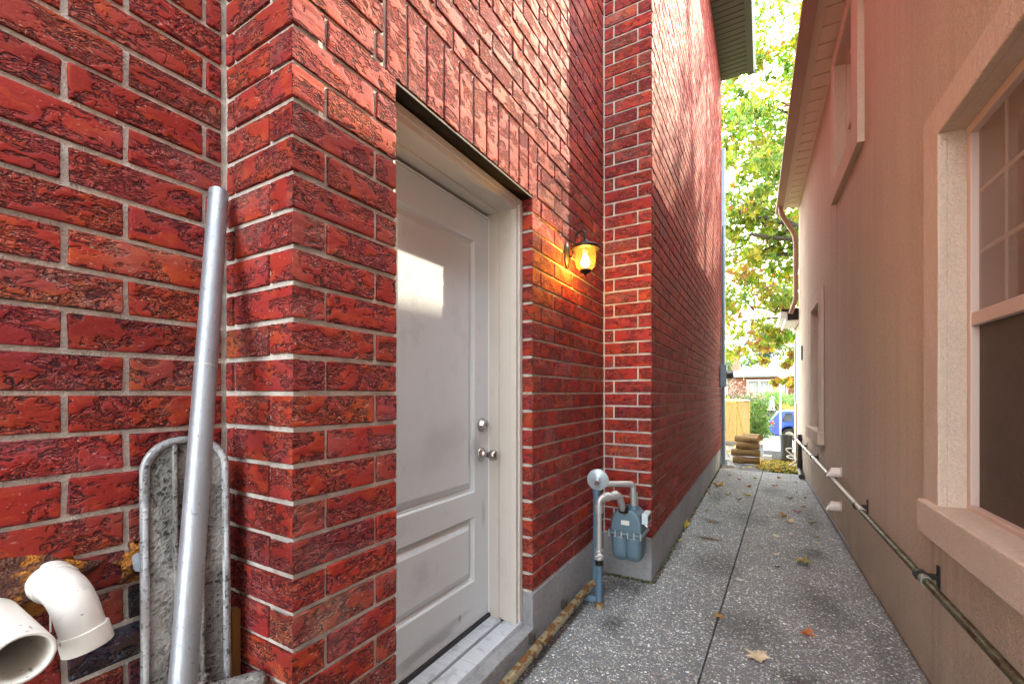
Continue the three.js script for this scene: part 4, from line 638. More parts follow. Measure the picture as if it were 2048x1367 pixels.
    tag(o, lab || 'tiny dry leaf scattered on the path or along the wall foot', 'leaf', lab ? undefined : 'tiny dry leaves on the path');
  });
}
{ // stains, moss and dirt
  const stain = (X, t, w, d, c, seed, name = 'stain') => { const N = 64, a = new Uint8Array(N * N * 4); for (let j = 0; j < N; j++) for (let i = 0; i < N; i++) { const x = i / N * 2 - 1, y = j / N * 2 - 1, r = Math.hypot(x, y) + 0.5 * (fbm(i / N, j / N, 4, 4, 3, seed) - 0.5) + 0.3 * (pn(i / N, j / N, 30, 30, seed) - 0.5), k = (j * N + i) * 4; a[k] = a[k + 1] = a[k + 2] = 255 * sst(1.0, 0.1, r) * (name === 'rust_stain' ? 0.7 : name === 'damp_patch' ? 0.24 : 0.36); a[k + 3] = 255; }
    const al = new THREE.DataTexture(a, N, N); al.magFilter = THREE.LinearFilter; al.needsUpdate = true; const p = new THREE.PlaneGeometry(w, d).rotateX(-Math.PI / 2).translate(X, 0.0015 + seed * 0.00005, -t); obj(name, [p], std(c, 0.9, 0, { alphaMap: al, transparent: true }), scene.getObjectByName('path'), { uv: false }); };
  stain(-0.42, 4.15, 0.36, 0.13, [0.20, 0.09, 0.012], 3, 'rust_stain'); stain(-0.44, 4.72, 0.3, 0.25, [0.03, 0.04, 0.025], 8); stain(0.36, 4.15, 0.3, 0.5, [0.04, 0.045, 0.035], 11); stain(0.13, 2.3, 0.3, 0.2, [0.045, 0.04, 0.03], 19); stain(-0.72, 2.35, 0.25, 0.3, [0.05, 0.05, 0.05], 25);
  for (const [x, t, w, d, k] of [[-0.55, 1.6, 0.5, 0.7, 1], [-0.1, 2.7, 0.5, 0.6, 2], [-0.75, 2.85, 0.4, 0.3, 3], [0.3, 3.2, 0.4, 1.1, 4], [-0.3, 3.5, 0.45, 0.8, 5], [0.42, 5.4, 0.22, 1.6, 6], [-0.1, 5.0, 0.5, 0.9, 7], [-0.5, 5.9, 0.25, 1.4, 8], [0.1, 6.6, 0.5, 0.8, 9], [0.52, 2.6, 0.2, 1.6, 10], [-0.62, 3.7, 0.12, 1.3, 12]]) stain(x, t, w, d, [0.045, 0.043, 0.035], 30 + k, 'damp_patch');
  const R = rng(99), n = 1500, im = new THREE.InstancedMesh(new THREE.IcosahedronGeometry(1, 0), std([1, 1, 1], 0.95), n), m = new THREE.Matrix4(), c = new THREE.Color();
  for (let i = 0; i < n; i++) { const t = i < 1000 ? 3.0 + 5.6 * Math.pow(R(), 1.4) : 3.0; const x = i < 1000 ? XF + 0.008 + 0.02 * R() * R() : XF - R() * 0.33, z = i < 1000 ? -t : -(2.99 - 0.02 * R() * R()), s = 0.003 + 0.007 * R() * R(); m.compose(V(x, 0.001 + s * 0.3, z), new THREE.Quaternion().setFromEuler(new THREE.Euler(R() * 3, R() * 3, R() * 3)), V(s, s * 0.8, s * 1.3)); im.setMatrixAt(i, m); const k = R(); im.setColorAt(i, c.setRGB(...(k < 0.6 ? [0.03 + 0.02 * R(), 0.045 + 0.02 * R(), 0.015] : [0.10 + 0.15 * R(), 0.09 + 0.12 * R(), 0.07 + 0.08 * R()]))); }
  im.name = 'moss'; im.userData = { label: 'moss and grit along the foot of the brick wall', category: 'moss', kind: 'stuff' }; im.castShadow = im.receiveShadow = true; scene.add(im);
}

// ---------------------------------------------------------------- the end of the passage
{
  const dirt = makeTexture(256, 256, 0.3, 0.3, (u, v, o) => { const a = fbm(u, v, 10, 30, 4, 5), b = fbm(u, v, 60, 60, 2, 6); o[3] = a; const k = 0.6 + 0.8 * a; o[0] = 0.165 * k; o[1] = 0.115 * k; o[2] = 0.05 * k; });
  const dm = std([1.2, 1.05, 0.9], 0.95, 0, { map: dirt.map, bumpMap: dirt.bump, bumpScale: 0.01 }), dm2 = std([1.9, 1.7, 1.1], 0.95, 0, { map: dirt.map, bumpMap: dirt.bump, bumpScale: 0.01 });
  const rolls = [[-0.26, 0.068, 8.86, 0.42, 0.06, 'bottom roll of the stacked turf rolls'], [-0.27, 0.20, 8.88, 0.45, -0.05, 'second turf roll from the bottom of the stack'], [-0.235, 0.325, 8.9, 0.36, -0.08, 'middle short turf roll with pale end on the stack'], [-0.25, 0.44, 8.93, 0.38, -0.35, 'slanting turf roll near the top of the stack'], [-0.17, 0.47, 9.12, 0.34, -0.75, 'topmost turf roll lying at the back of the stack']];
  rolls.forEach(([x, y, t, L, turn, lab], i) => {
    const o = thing('turf_roll', lab, 'turf roll', [x, y, -t], turn, 'stacked turf rolls'), sp = new THREE.Shape();
    const g = new THREE.CylinderGeometry(0.066, 0.066, L, 28, 6).rotateZ(Math.PI / 2), q = g.attributes.position; for (let k = 0; k < q.count; k++) { const X = q.getX(k), Y = q.getY(k), Z = q.getZ(k), w = 1 + 0.10 * wob(X * 9, Y * 20, Z * 20, i); q.setXYZ(k, X * (1 + 0.02 * wob(Y * 60, Z * 60, 0, i)), Y * w * (i > 2 ? 0.86 : 0.95), Z * w * 1.06); } g.computeVertexNormals();
    obj('roll', [g], dm, o);
    const sc = []; for (let k = 0; k < 60; k++) { const a = k * 0.33, r = 0.012 + 0.05 * k / 60; sc.push(V(-L / 2 - 0.004, r * Math.cos(a) * 0.9, r * Math.sin(a))); }
    obj('roll_end', [new THREE.TubeGeometry(new THREE.CatmullRomCurve3(sc), 120, 0.006, 6)], dm2, o);
  });
}
{ // bin store of yellow boards with two braced doors
  const g = thing('bin_store', 'yellow wooden bin store with two braced doors at end of passage', 'bin store', [-0.56, 0, -12.0], 0.22);
  const w = 0.50, h = 1.02, y0 = 0.06;
  for (let s = 0; s < 2; s++) {
    const d = new THREE.Group(); d.name = 'door'; g.add(d); const x0 = -w / 2 + s * w / 2 + 0.003, x1 = x0 + w / 2 - 0.006;
    for (let k = 0; k < 3; k++) { const a = x0 + (x1 - x0) * k / 3; obj('board', [new RoundedBoxGeometry((x1 - x0) / 3 - 0.009, h - 0.05, 0.018, 1, 0.002).translate(a + (x1 - x0) / 6, y0 + h / 2, 0)], woodMat, d, { spin: 1 }); }
    const dx = (x1 - x0) * 0.72, len = Math.hypot(dx, h * 0.8); obj('brace', [new RoundedBoxGeometry(0.05, len, 0.016, 1, 0.002).rotateZ((s ? 1 : -1) * Math.atan2(dx, h * 0.8)).translate((x0 + x1) / 2, y0 + h / 2, 0.018)], woodMat, d, { spin: 1 });
    for (const y of [0.04, h - 0.09]) obj('ledge', [new RoundedBoxGeometry(x1 - x0 - 0.01, 0.06, 0.016, 1, 0.002).translate((x0 + x1) / 2, y0 + y + 0.02, 0.0175)], woodMat, d);
  }
  obj('lid', [new RoundedBoxGeometry(w + 0.08, 0.03, 0.66, 2, 0.006).translate(0, y0 + h + 0.015, -0.28)], std([0.6, 0.58, 0.52], 0.7), g);
  for (const x of [-w / 2 - 0.02, w / 2 + 0.02]) obj('side_panel', [new RoundedBoxGeometry(0.03, h, 0.6, 2, 0.004).translate(x, y0 + h / 2, -0.29)], woodMat, g, { spin: 1 });
  obj('plinth', [new THREE.BoxGeometry(w, 0.06, 0.56).translate(0, 0.03, -0.29)], cementMat, g);
}
tag(obj('concrete_step', [blk(0.0, 0.62, GROUND - 0.02, GROUND + 0.155, 9.85, 12.4, 0.012)], std([1.35, 1.4, 1.45], 0.85, 0, { map: cementTex.map })), 'long pale grey concrete step beyond the turf rolls', 'step');
tag(obj('concrete_block', [blk(0.0, 0.14, GROUND, GROUND + 0.10, 9.45, 9.62, 0.008)], std([0.5, 0.52, 0.54], 0.85)), 'small pale concrete block in front of the long step', 'block');
{
  const p = [0.375, 0, -9.55], g = thing('plant_pot', 'tall dark grey pot standing by the far corner of stucco house', 'pot', p);
  obj('pot', [new THREE.LatheGeometry([[0, 0.02], [0.085, 0.02], [0.092, 0.04], [0.098, 0.46], [0.105, 0.47], [0.105, 0.50], [0.094, 0.50], [0.09, 0.46], [0, 0.45]].map(([r, h]) => new THREE.Vector2(r, h)), 28)], std([0.05, 0.055, 0.055], 0.45, 0.2), g, { uv: false });
  obj('pot_foot', [new THREE.CylinderGeometry(0.08, 0.08, 0.02, 20).translate(0, 0.01, 0)], blackMat, g);
  const h = thing('garden_hose', 'white garden hose looped at the far foot of stucco house', 'hose', [0.42, 0, -8.95]); const pts = []; for (let i = 0; i < 26; i++) { const a = i * 0.75; pts.push(V(0.06 * Math.cos(a) + 0.002 * i - 0.02, 0.30 - i * 0.0115 + 0.05 * Math.sin(a * 0.7), 0.05 * Math.sin(a))); }
  obj('hose', [new THREE.TubeGeometry(new THREE.CatmullRomCurve3(pts), 160, 0.010, 8)], whiteMat, h, { uv: false });
  obj('hose_nozzle', [rod(V(0.035, 0.30, 0), V(0.0, 0.36, 0.03), 0.013, 10, 0.008)], blackMat, h, { uv: false });
}
// foliage: leaves as small curved blades scattered in clumps
const lf = { maple: leafShape(true, 31, 0.5), oval: leafShape(false, 33, 0.5) };
const leafMat = new THREE.MeshPhysicalMaterial({ color: 0xffffff, roughness: 0.9, transmission: 0.6, thickness: 0, side: THREE.DoubleSide });
function leafCloud(name, clumps, per, size, shape, colour, seed, parent, spread) {
  const R = rng(seed), im = new THREE.InstancedMesh(shape, leafMat, clumps.length * per), m = new THREE.Matrix4(), q = new THREE.Quaternion(), c = new THREE.Color(), e = new THREE.Euler(); let n = 0;
  const gs = () => (R() + R() + R() - 1.5) * 1.15;
  for (const cl of clumps) for (let i = 0; i < per; i++) { const s = size * (0.7 + 0.6 * R()); e.set(-0.9 + 1.6 * (R() - 0.5) * 1.4, R() * 6.28, R() * 6.28); q.setFromEuler(e); m.compose(V(cl[0] + gs() * spread[0] * (cl[3] || 1), cl[1] + gs() * spread[1] * (cl[3] || 1), cl[2] + gs() * spread[0] * (cl[3] || 1)), q, V(s, s, s)); im.setMatrixAt(n, m); im.setColorAt(n++, c.setRGB(...colour(R, cl))); }
  im.name = name; im.userData.kind = 'stuff'; im.castShadow = im.receiveShadow = true; parent.add(im); return im;
}
const limb = (a, b, r0, r1, sag = 0.3, seed = 1) => { const mid = a.clone().lerp(b, 0.5); mid.y += sag; mid.x += 0.15 * Math.sin(seed * 3.1) * a.distanceTo(b) * 0.3; const cv = new THREE.CatmullRomCurve3([a, mid, b]), N = 14, g = new THREE.TubeGeometry(cv, N, 1, 9), p = g.attributes.position; for (let i = 0; i <= N; i++) { const c = cv.getPointAt(i / N), r = mix(r0, r1, i / N); for (let j = 0; j <= 9; j++) { const k = i * 10 + j; p.setXYZ(k, c.x + (p.getX(k) - c.x) * r, c.y + (p.getY(k) - c.y) * r, c.z + (p.getZ(k) - c.z) * r); } } g.computeVertexNormals(); return g; };
const barkMat = std([0.11, 0.09, 0.075], 0.95, 0, { bumpMap: stuccoTex.bump, bumpScale: 0.02 });
{
  const o = [4.3, -0.1, -15.2], t = thing('maple_tree', 'large maple with yellow green autumn leaves overhanging the passage end', 'tree', o);
  obj('trunk', [limb(V(0, 0, 0), V(-0.2, 6.5, 0.3), 0.34, 0.20, 0, 1), limb(V(-0.2, 6.2, 0.3), V(-0.4, 11, 0.2), 0.2, 0.05, 0, 2)], barkMat, t);
  const R = rng(2024), tips = [[-4.9, 6.2, 2.2], [-4.6, 5.6, 2.0], [-1.5, 13.2, 4.2], [-3.2, 12.0, 5.2], [0.4, 13.4, 2.2], [-5.2, 5.3, 1.4], [-4.9, 3.3, 2.0], [-3.9, 8.6, 2.5], [-4.4, 10.0, 0.4], [-2.5, 11.3, 2.4], [-2.9, 6.0, 4.2], [0.6, 9.5, 3.5], [3.2, 7.8, 1.0], [2.2, 9.4, -2.6], [-2.6, 8.4, -3.2], [-1.4, 11.8, -0.6], [-3.5, 4.6, -1.5], [2.9, 5.4, -1.8], [-4.1, 7.6, -1.2]];
  const limbs = [], clumps = [];
  tips.forEach((p, i) => { const b = V(...p), a = V(-0.15 + 0.02 * i, 2.6 + 0.42 * Math.max(0, p[1] - 4) + (i % 3) * 0.3, 0.15); limbs.push(limb(a, b, i < 2 ? 0.15 : 0.10 + 0.02 * (i % 3), i < 2 ? 0.045 : 0.018, 0.45, i));
    for (let k = 0; k < 6; k++) { const s = a.clone().lerp(b, 0.42 + 0.1 * k); s.y += 0.35; const e = s.clone().add(V((R() - 0.5) * 2.6, (R() - 0.35) * 1.5, (R() - 0.5) * 2.6)); limbs.push(limb(s, e, 0.03, 0.006, 0.1, i + k)); for (let j = 0; j < 3; j++) { const f = s.clone().lerp(e, 0.4 + 0.3 * j); clumps.push([f.x, f.y, f.z, 0.8 + 0.5 * R()]); } }
  });
  obj('branches', limbs, barkMat, t);
  for (let i = 0; i < 150; i++) { const a = R() * 6.28, z = R() * 2 - 1, r = 0.55 + 0.5 * Math.sqrt(R()), c = Math.sqrt(1 - z * z); clumps.push([-1.2 + 5.0 * r * c * Math.cos(a), 8.0 + 4.6 * r * z, 0.6 + 4.4 * r * c * Math.sin(a), 0.7 + 0.7 * R()]); }
  for (let i = 0; i < 250; i++) clumps.push([-5.6 + 2.3 * R(), 2.4 + 10.2 * R(), -1.2 + 3.6 * R(), 0.6 + 0.6 * R()]);
  for (let i = 0; i < 62; i++) clumps.push([-4.6 + 5.2 * R(), 6.6 + 8.2 * R(), 0.5 + 6.2 * R(), 0.7 + 0.6 * R()]);  // high clumps added so the crown shades the door wall and far wall
  for (let i = 0; i < 10; i++) clumps.push([-3.95 + 0.9 * (R() - 0.5), 1.5 + 1.9 * R(), 0.4 + 0.8 * R(), 0.36, 2]);
  { // clumps cut out along sun rays, so lit patches land on door and walls
    const gaps = [[-1.2, 0.45, 1.25, 1.0], [-0.979, 1.45, 1.15, 0.75], [-0.979, 1.9, 2.1, 0.6], [-0.646, 3.0, 5.6, 0.55], [-0.646, 4.2, 4.6, 0.6], [-0.646, 2.2, 7.0, 0.45], [-0.646, 1.7, 6.2, 0.4], [-0.646, 3.4, 3.9, 0.4]];
    for (let i = clumps.length - 1; i >= 0; i--) for (const [X, Y, t2, rad] of gaps) { const d = V(clumps[i][0] + o[0], clumps[i][1] + o[1], clumps[i][2] + o[2]).sub(W3(X, Y, t2)), k = d.dot(SUN); if (d.addScaledVector(SUN, -k).length() < rad) { clumps.splice(i, 1); break; } }
  }
  for (const c of clumps) c[4] = c[4] === 2 ? 0.75 : R();
  leafCloud('crown', clumps, 33, 0.155, lf.maple, (r, c) => { const k = clamp(c[4] * 0.7 + r() * 0.5 - (c[1] > 6 ? 0.05 : -0.08)); return k < 0.44 ? [0.11 + 0.06 * r(), 0.25 + 0.07 * r(), 0.010] : k < 0.84 ? [0.29 + 0.08 * r(), 0.38 + 0.06 * r(), 0.012] : k < 0.98 ? [0.52, 0.41 + 0.05 * r(), 0.015] : [0.42, 0.18, 0.02]; }, 5, t, [0.35, 0.22]);
}
function shrub(name, label, category, x, z, y, rad, h, n, size, shape, colour, seed, top) {
  const t = thing(name, label, category, [x, y, z]), R = rng(seed), cl = [], st = [];
  for (let i = 0; i < n; i++) { const a = R() * 6.28, r = Math.sqrt(R()) * rad, k = R(), yy = h * (0.12 + 0.86 * k) * (1 - 0.35 * (r / rad) * (r / rad)); cl.push([r * Math.cos(a), yy, r * Math.sin(a), 1, k]); }
  for (let i = 0; i < 12; i++) { const c = cl[i * 3 % cl.length]; st.push(limb(V(c[0] * 0.15, 0, c[2] * 0.15), V(c[0], c[1], c[2]), 0.02 * h, 0.005 * h, 0.05, i)); }
  obj('stems', st, barkMat, t); leafCloud('foliage', cl, 22, size, shape, colour, seed + 1, t, [rad * 0.25, h * 0.09]); return t;
}
const green = (r) => (r() < 0.75 ? [0.07 + 0.06 * r(), 0.20 + 0.12 * r(), 0.03] : [0.32, 0.40, 0.05]);
shrub('leafy_bush', 'bright green leafy bush right of the wooden bin store', 'bush', -0.17, -13.5, 0, 0.34, 1.14, 110, 0.075, lf.oval, green, 61);
shrub('lime_bush', 'lime yellow bush rising behind the wooden bin store', 'bush', -0.75, -15.2, lev(15.2), 0.6, 1.35, 110, 0.09, lf.oval, (r) => [0.36 + 0.2 * r(), 0.46 + 0.1 * r(), 0.04], 71);
shrub('pink_shrub', 'tall shrub with faded pink flower heads before the far house', 'shrub', -0.85, -21.4, -0.95, 1.05, 2.75, 150, 0.12, lf.oval, (r, c) => (c[1] > 2.05 && r() < 0.6 ? [0.40 + 0.1 * r(), 0.24, 0.20] : [0.06 + 0.04 * r(), 0.10 + 0.04 * r(), 0.05]), 81);
shrub('low_hedge', 'low dark green shrubs under the windows of the far house', 'shrubs', 2.3, -47.5, lev(47.5), 2.6, 1.25, 240, 0.16, lf.oval, green, 91);
shrub('roadside_bush', 'dense green bush behind the walking person', 'bush', 0.25, -44.2, lev(44.2), 1.7, 2.0, 200, 0.16, lf.oval, green, 95);
{ const t = thing('bronze_shrub', 'small orange leaved shrub just above the blue car roof', 'shrub', [1.75, -0.95, -40]), cl = []; const R = rng(5); for (let i = 0; i < 26; i++) cl.push([(R() - 0.5) * 1.1, 0.7 + 0.5 * R(), (R() - 0.5), 1]); leafCloud('foliage', cl, 16, 0.14, lf.oval, (r) => [0.6, 0.28 + 0.08 * r(), 0.04], 6, t, [0.25, 0.2]); obj('stems', [limb(V(0, 0, 0), V(0.1, 0.9, 0), 0.04, 0.01)], barkMat, t); }
{ // grass and leaf litter by the step
  const R = rng(31), n = 2600, im = new THREE.InstancedMesh(new THREE.BufferGeometry().setFromPoints([V(-0.006, 0, 0), V(0.006, 0, 0), V(0.004, 0.07, 0.02)]), new THREE.MeshStandardMaterial({ color: 0xffffff, roughness: 0.8, side: THREE.DoubleSide }), n), m = new THREE.Matrix4(), c = new THREE.Color(); im.geometry.computeVertexNormals();
  for (let i = 0; i < n; i++) { const strip = R() < 0.5, x = strip ? -0.02 + 0.62 * R() : 0.3 + 1.4 * R(), t = strip ? 8.2 + 1.5 * R() : 10 + 5 * R(), s = 0.5 + R(); m.compose(V(x, lev(t) - 0.04, -t), new THREE.Quaternion().setFromEuler(new THREE.Euler((R() - 0.5) * 1.2, R() * 6.28, 0)), V(s, s, s)); im.setMatrixAt(i, m); const k = R(); im.setColorAt(i, c.setRGB(...(k < 0.6 ? [0.12, 0.22, 0.03] : [0.4, 0.36, 0.08]))); }
  im.name = 'grass'; im.userData = { label: 'thin green and straw coloured grass beside the concrete step', category: 'grass', kind: 'stuff' }; im.castShadow = im.receiveShadow = true; scene.add(im);
  const n2 = 420, lm = new THREE.InstancedMesh(leafShape(true, 44, 0.5), std([1, 1, 1], 0.8, 0, { side: THREE.DoubleSide }), n2);
  for (let i = 0; i < n2; i++) { const g2 = R() < 0.55, x = g2 ? -0.1 + 0.7 * R() : -1.6 + 1.7 * R(), t = g2 ? 8.2 + 1.4 * R() : 8.3 + 4.5 * R(), s = 0.05 + 0.05 * R(); m.compose(V(x, lev(t) + 0.012, -t), new THREE.Quaternion().setFromEuler(new THREE.Euler(-1.57 + 0.5 * (R() - 0.5), R() * 6.28, 0, 'YXZ')), V(s, s, s)); lm.setMatrixAt(i, m); const k = R(); lm.setColorAt(i, c.setRGB(...(k < 0.5 ? [0.6, 0.44, 0.08] : k < 0.8 ? [0.5, 0.26, 0.06] : [0.35, 0.36, 0.08]))); }
  lm.name = 'leaf_litter'; lm.userData = { label: 'yellow and orange leaf litter scattered beyond the end of the path', category: 'leaf litter', kind: 'stuff' }; lm.castShadow = lm.receiveShadow = true; scene.add(lm);
}
{ // blue hatchback parked on the street, its tail towards the passage mouth
  const g = thing('blue_car', 'blue hatchback parked on the street, only its tail visible', 'car', [0.12, -0.95, -24.3]);
  const blue = new THREE.MeshPhysicalMaterial({ color: new THREE.Color().setRGB(0.025, 0.075, 0.42), roughness: 0.35, metalness: 0.3, clearcoat: 1, clearcoatRoughness: 0.06 }), dark = std([0.02, 0.025, 0.03], 0.1, 0.2);
  const body = new THREE.Shape(); body.moveTo(0.06, 0.30); body.lineTo(0.55, 0.24); body.absarc(0.92, 0.32, 0.36, Math.PI * 1.07, 0, true); body.lineTo(2.98, 0.24); body.absarc(3.38, 0.32, 0.36, Math.PI, 0, true); body.lineTo(4.1, 0.28); body.quadraticCurveTo(4.2, 0.5, 4.1, 0.68); body.quadraticCurveTo(3.6, 0.86, 3.15, 0.90); body.lineTo(2.45, 1.36); body.quadraticCurveTo(1.7, 1.47, 0.75, 1.43); body.quadraticCurveTo(0.52, 1.41, 0.44, 1.34); body.lineTo(0.12, 0.92); body.quadraticCurveTo(0.02, 0.86, 0.02, 0.66); body.quadraticCurveTo(-0.03, 0.5, 0.06, 0.30);
  const eg = new THREE.ExtrudeGeometry(body, { depth: 1.56, bevelEnabled: true, bevelSize: 0.07, bevelThickness: 0.09, bevelOffset: -0.07, bevelSegments: 5, curveSegments: 20 }).translate(0, 0, -0.78), p = eg.attributes.position;
  for (let i = 0; i < p.count; i++) { const y = p.getY(i); if (y > 0.85) p.setZ(i, p.getZ(i) * (1 - 0.26 * (y - 0.85))); } eg.computeVertexNormals();
  obj('body', [eg], blue, g, { uv: false });
  const sideWin = (pts, name) => { for (const s of [-1, 1]) { const q = new THREE.Shape(); pts.forEach(([x, y], i) => (i ? q.lineTo(x, y) : q.moveTo(x, y))); const e = new THREE.ExtrudeGeometry(q, { depth: 0.012, bevelEnabled: false }), a = e.attributes.position; for (let i = 0; i < a.count; i++) a.setZ(i, s * (0.868 * (1 - 0.26 * (a.getY(i) - 0.85)) - 0.008 + a.getZ(i))); e.computeVertexNormals(); obj(name, [e], dark, g, { uv: false }); } };
  sideWin([[0.62, 0.95], [1.05, 0.94], [1.05, 1.33], [0.78, 1.31]], 'side_window'); sideWin([[1.11, 0.94], [1.9, 0.93], [1.9, 1.36], [1.11, 1.34]], 'side_window'); sideWin([[1.97, 0.93], [2.85, 0.93], [2.35, 1.29], [1.97, 1.35]], 'side_window');
  obj('rear_window', [new THREE.BoxGeometry(0.012, 0.46, 1.28).rotateZ(-0.66).translate(0.265, 1.13, 0)], dark, g, { uv: false });
  for (const s of [-1, 1]) { const tl = new THREE.SphereGeometry(1, 18, 12).scale(0.15, 0.085, 0.075).rotateZ(-0.18); obj('tail_light', [tl.translate(0.20, 0.83, s * 0.80)], std([0.45, 0.012, 0.02], 0.2), g, { uv: false }); }
  obj('rear_bumper', [new RoundedBoxGeometry(0.22, 0.26, 1.70, 4, 0.07).translate(0.09, 0.46, 0)], blue, g, { uv: false });
  for (const [x, s] of [[0.92, 1], [0.92, -1], [3.38, 1], [3.38, -1]]) { const w = new THREE.Group(); w.name = 'wheel'; w.position.set(x, 0.31, s * 0.76); g.add(w); obj('tyre', [new THREE.TorusGeometry(0.24, 0.075, 14, 32)], std([0.02, 0.02, 0.02], 0.85), w, { uv: false }); const rim = [new THREE.CylinderGeometry(0.19, 0.19, 0.06, 28).rotateX(Math.PI / 2)]; for (let k = 0; k < 5; k++) rim.push(new THREE.BoxGeometry(0.05, 0.17, 0.03).translate(0, 0.09, s * 0.04).rotateZ(k * 1.2566)); obj('rim', rim, std([0.5, 0.5, 0.52], 0.3, 0.8), w, { uv: false }); }
}
{ // person walking on the far pavement
  const g = thing('person', 'person in a pale sun hat and long white top walking across the road', 'person', [0.62, lev(41.7) + 0.02, -41.7], 0.25);
  const J = { pelvis: V(0, 0.92, 0), chest: V(0.03, 1.25, 0), neck: V(0.04, 1.43, 0), head: V(0.06, 1.57, 0), ls: V(0.03, 1.38, 0.19), rs: V(0.03, 1.38, -0.19), le: V(-0.08, 1.12, 0.25), re: V(0.12, 1.12, -0.25), lh: V(-0.02, 0.88, 0.24), rh: V(0.28, 0.95, -0.23), lk: V(0.16, 0.50, 0.09), rk: V(-0.04, 0.48, -0.09), lf: V(0.14, 0.06, 0.09), rf: V(-0.28, 0.10, -0.09), lt: V(0.32, 0.035, 0.1), rt: V(-0.14, 0.035, -0.1) };
  const bones = [['pelvis', 'chest', 0.14, 0.15], ['chest', 'neck', 0.14, 0.06], ['neck', 'head', 0.055, 0.085], ['chest', 'ls', 0.10, 0.07], ['chest', 'rs', 0.10, 0.07], ['ls', 'le', 0.06, 0.045], ['rs', 're', 0.06, 0.045], ['le', 'lh', 0.042, 0.032], ['re', 'rh', 0.042, 0.032], ['pelvis', 'lk', 0.11, 0.065], ['pelvis', 'rk', 0.11, 0.065], ['lk', 'lf', 0.06, 0.042], ['rk', 'rf', 0.06, 0.042], ['lf', 'lt', 0.04, 0.035], ['rf', 'rt', 0.04, 0.035]];
  const N = 80, S = 0.95, mc = new MarchingCubes(N, std([0.42, 0.28, 0.21], 0.7), false, false, 200000), q = V(), ab = V(), aq = V();
  for (let k = 0; k < N; k++) for (let j = 0; j < N; j++) for (let i = 0; i < N; i++) { q.set((i / N * 2 - 1) * S, (j / N * 2 - 1) * S + 0.88, (k / N * 2 - 1) * S); let d = 9; for (const [a, b, r0, r1] of bones) { ab.copy(J[b]).sub(J[a]); aq.copy(q).sub(J[a]); const t = clamp(aq.dot(ab) / ab.lengthSq()), e = aq.addScaledVector(ab, -t).length() - mix(r0, r1, t), h = clamp(0.5 + 0.5 * (d - e) / 0.04); d = mix(d, e, h) - 0.04 * h * (1 - h); } mc.field[k * N * N + j * N + i] = -d; }
  mc.isolation = 0; mc.update(); const bg = new THREE.BufferGeometry(); bg.setAttribute('position', new THREE.BufferAttribute(mc.positionArray.slice(0, mc.count * 3).map((v, i) => v * S + (i % 3 === 1 ? 0.88 : 0)), 3)); bg.computeVertexNormals();
  obj('body', [bg], std([0.42, 0.28, 0.21], 0.7), g, { uv: false });
  const robe = new THREE.LatheGeometry([[0.07, 1.44], [0.15, 1.40], [0.19, 1.30], [0.20, 1.1], [0.24, 0.85], [0.31, 0.62], [0.30, 0.615], [0.2, 0.9]].map(([r, y]) => new THREE.Vector2(r, y)), 28), rp = robe.attributes.position; for (let i = 0; i < rp.count; i++) { const x = rp.getX(i), z = rp.getZ(i), y = rp.getY(i), a = Math.atan2(z, x), k = 1 + 0.10 * Math.max(0, 1.1 - y) * Math.sin(a * 7); rp.setX(i, x * k * 0.86 - 0.12 * Math.max(0, 1.0 - y)); rp.setZ(i, z * k); } robe.computeVertexNormals();
  obj('white_top', [robe, limb(J.ls.clone(), J.le.clone().lerp(J.lh, 0.7), 0.082, 0.07, 0, 1), limb(J.rs.clone(), J.re.clone().lerp(J.rh, 0.7), 0.082, 0.07, 0, 2)], std([0.72, 0.70, 0.68], 0.85, 0, { side: THREE.DoubleSide }), g, { uv: false });
  obj('trousers', [limb(V(0, 0.84, 0.06), J.lk.clone(), 0.125, 0.09, 0, 1), limb(J.lk.clone(), J.lf.clone(), 0.085, 0.065, 0, 1), limb(V(0, 0.84, -0.06), J.rk.clone(), 0.125, 0.09, 0, 2), limb(J.rk.clone(), J.rf.clone(), 0.085, 0.065, 0, 2)], std([0.035, 0.035, 0.04], 0.9), g, { uv: false });
  obj('sun_hat', [new THREE.LatheGeometry([[0, 0.13], [0.07, 0.125], [0.10, 0.09], [0.105, 0.03], [0.20, 0.0], [0.205, -0.006], [0.10, 0.02], [0, 0.03]].map(([r, y]) => new THREE.Vector2(r, y)), 24).translate(0.06, 1.60, 0)], std([0.6, 0.58, 0.55], 0.8), g, { uv: false });
  obj('hat_band', [new THREE.CylinderGeometry(0.106, 0.107, 0.03, 24, 1, true).translate(0.06, 1.645, 0)], blackMat, g, { uv: false });
}
{ // street sign
  const g = thing('street_sign', 'thin white post with a plain pale sign plate behind the car', 'sign', [0.66, -0.95, -22.35]);
  obj('post', [rod(V(0, 0, 0), V(0, 3.3, 0), 0.028, 12)], whiteMat, g); obj('sign_plate', [new RoundedBoxGeometry(0.30, 0.56, 0.012, 2, 0.004).translate(0.18, 2.82, 0.03)], std([0.78, 0.72, 0.70], 0.5), g);
}
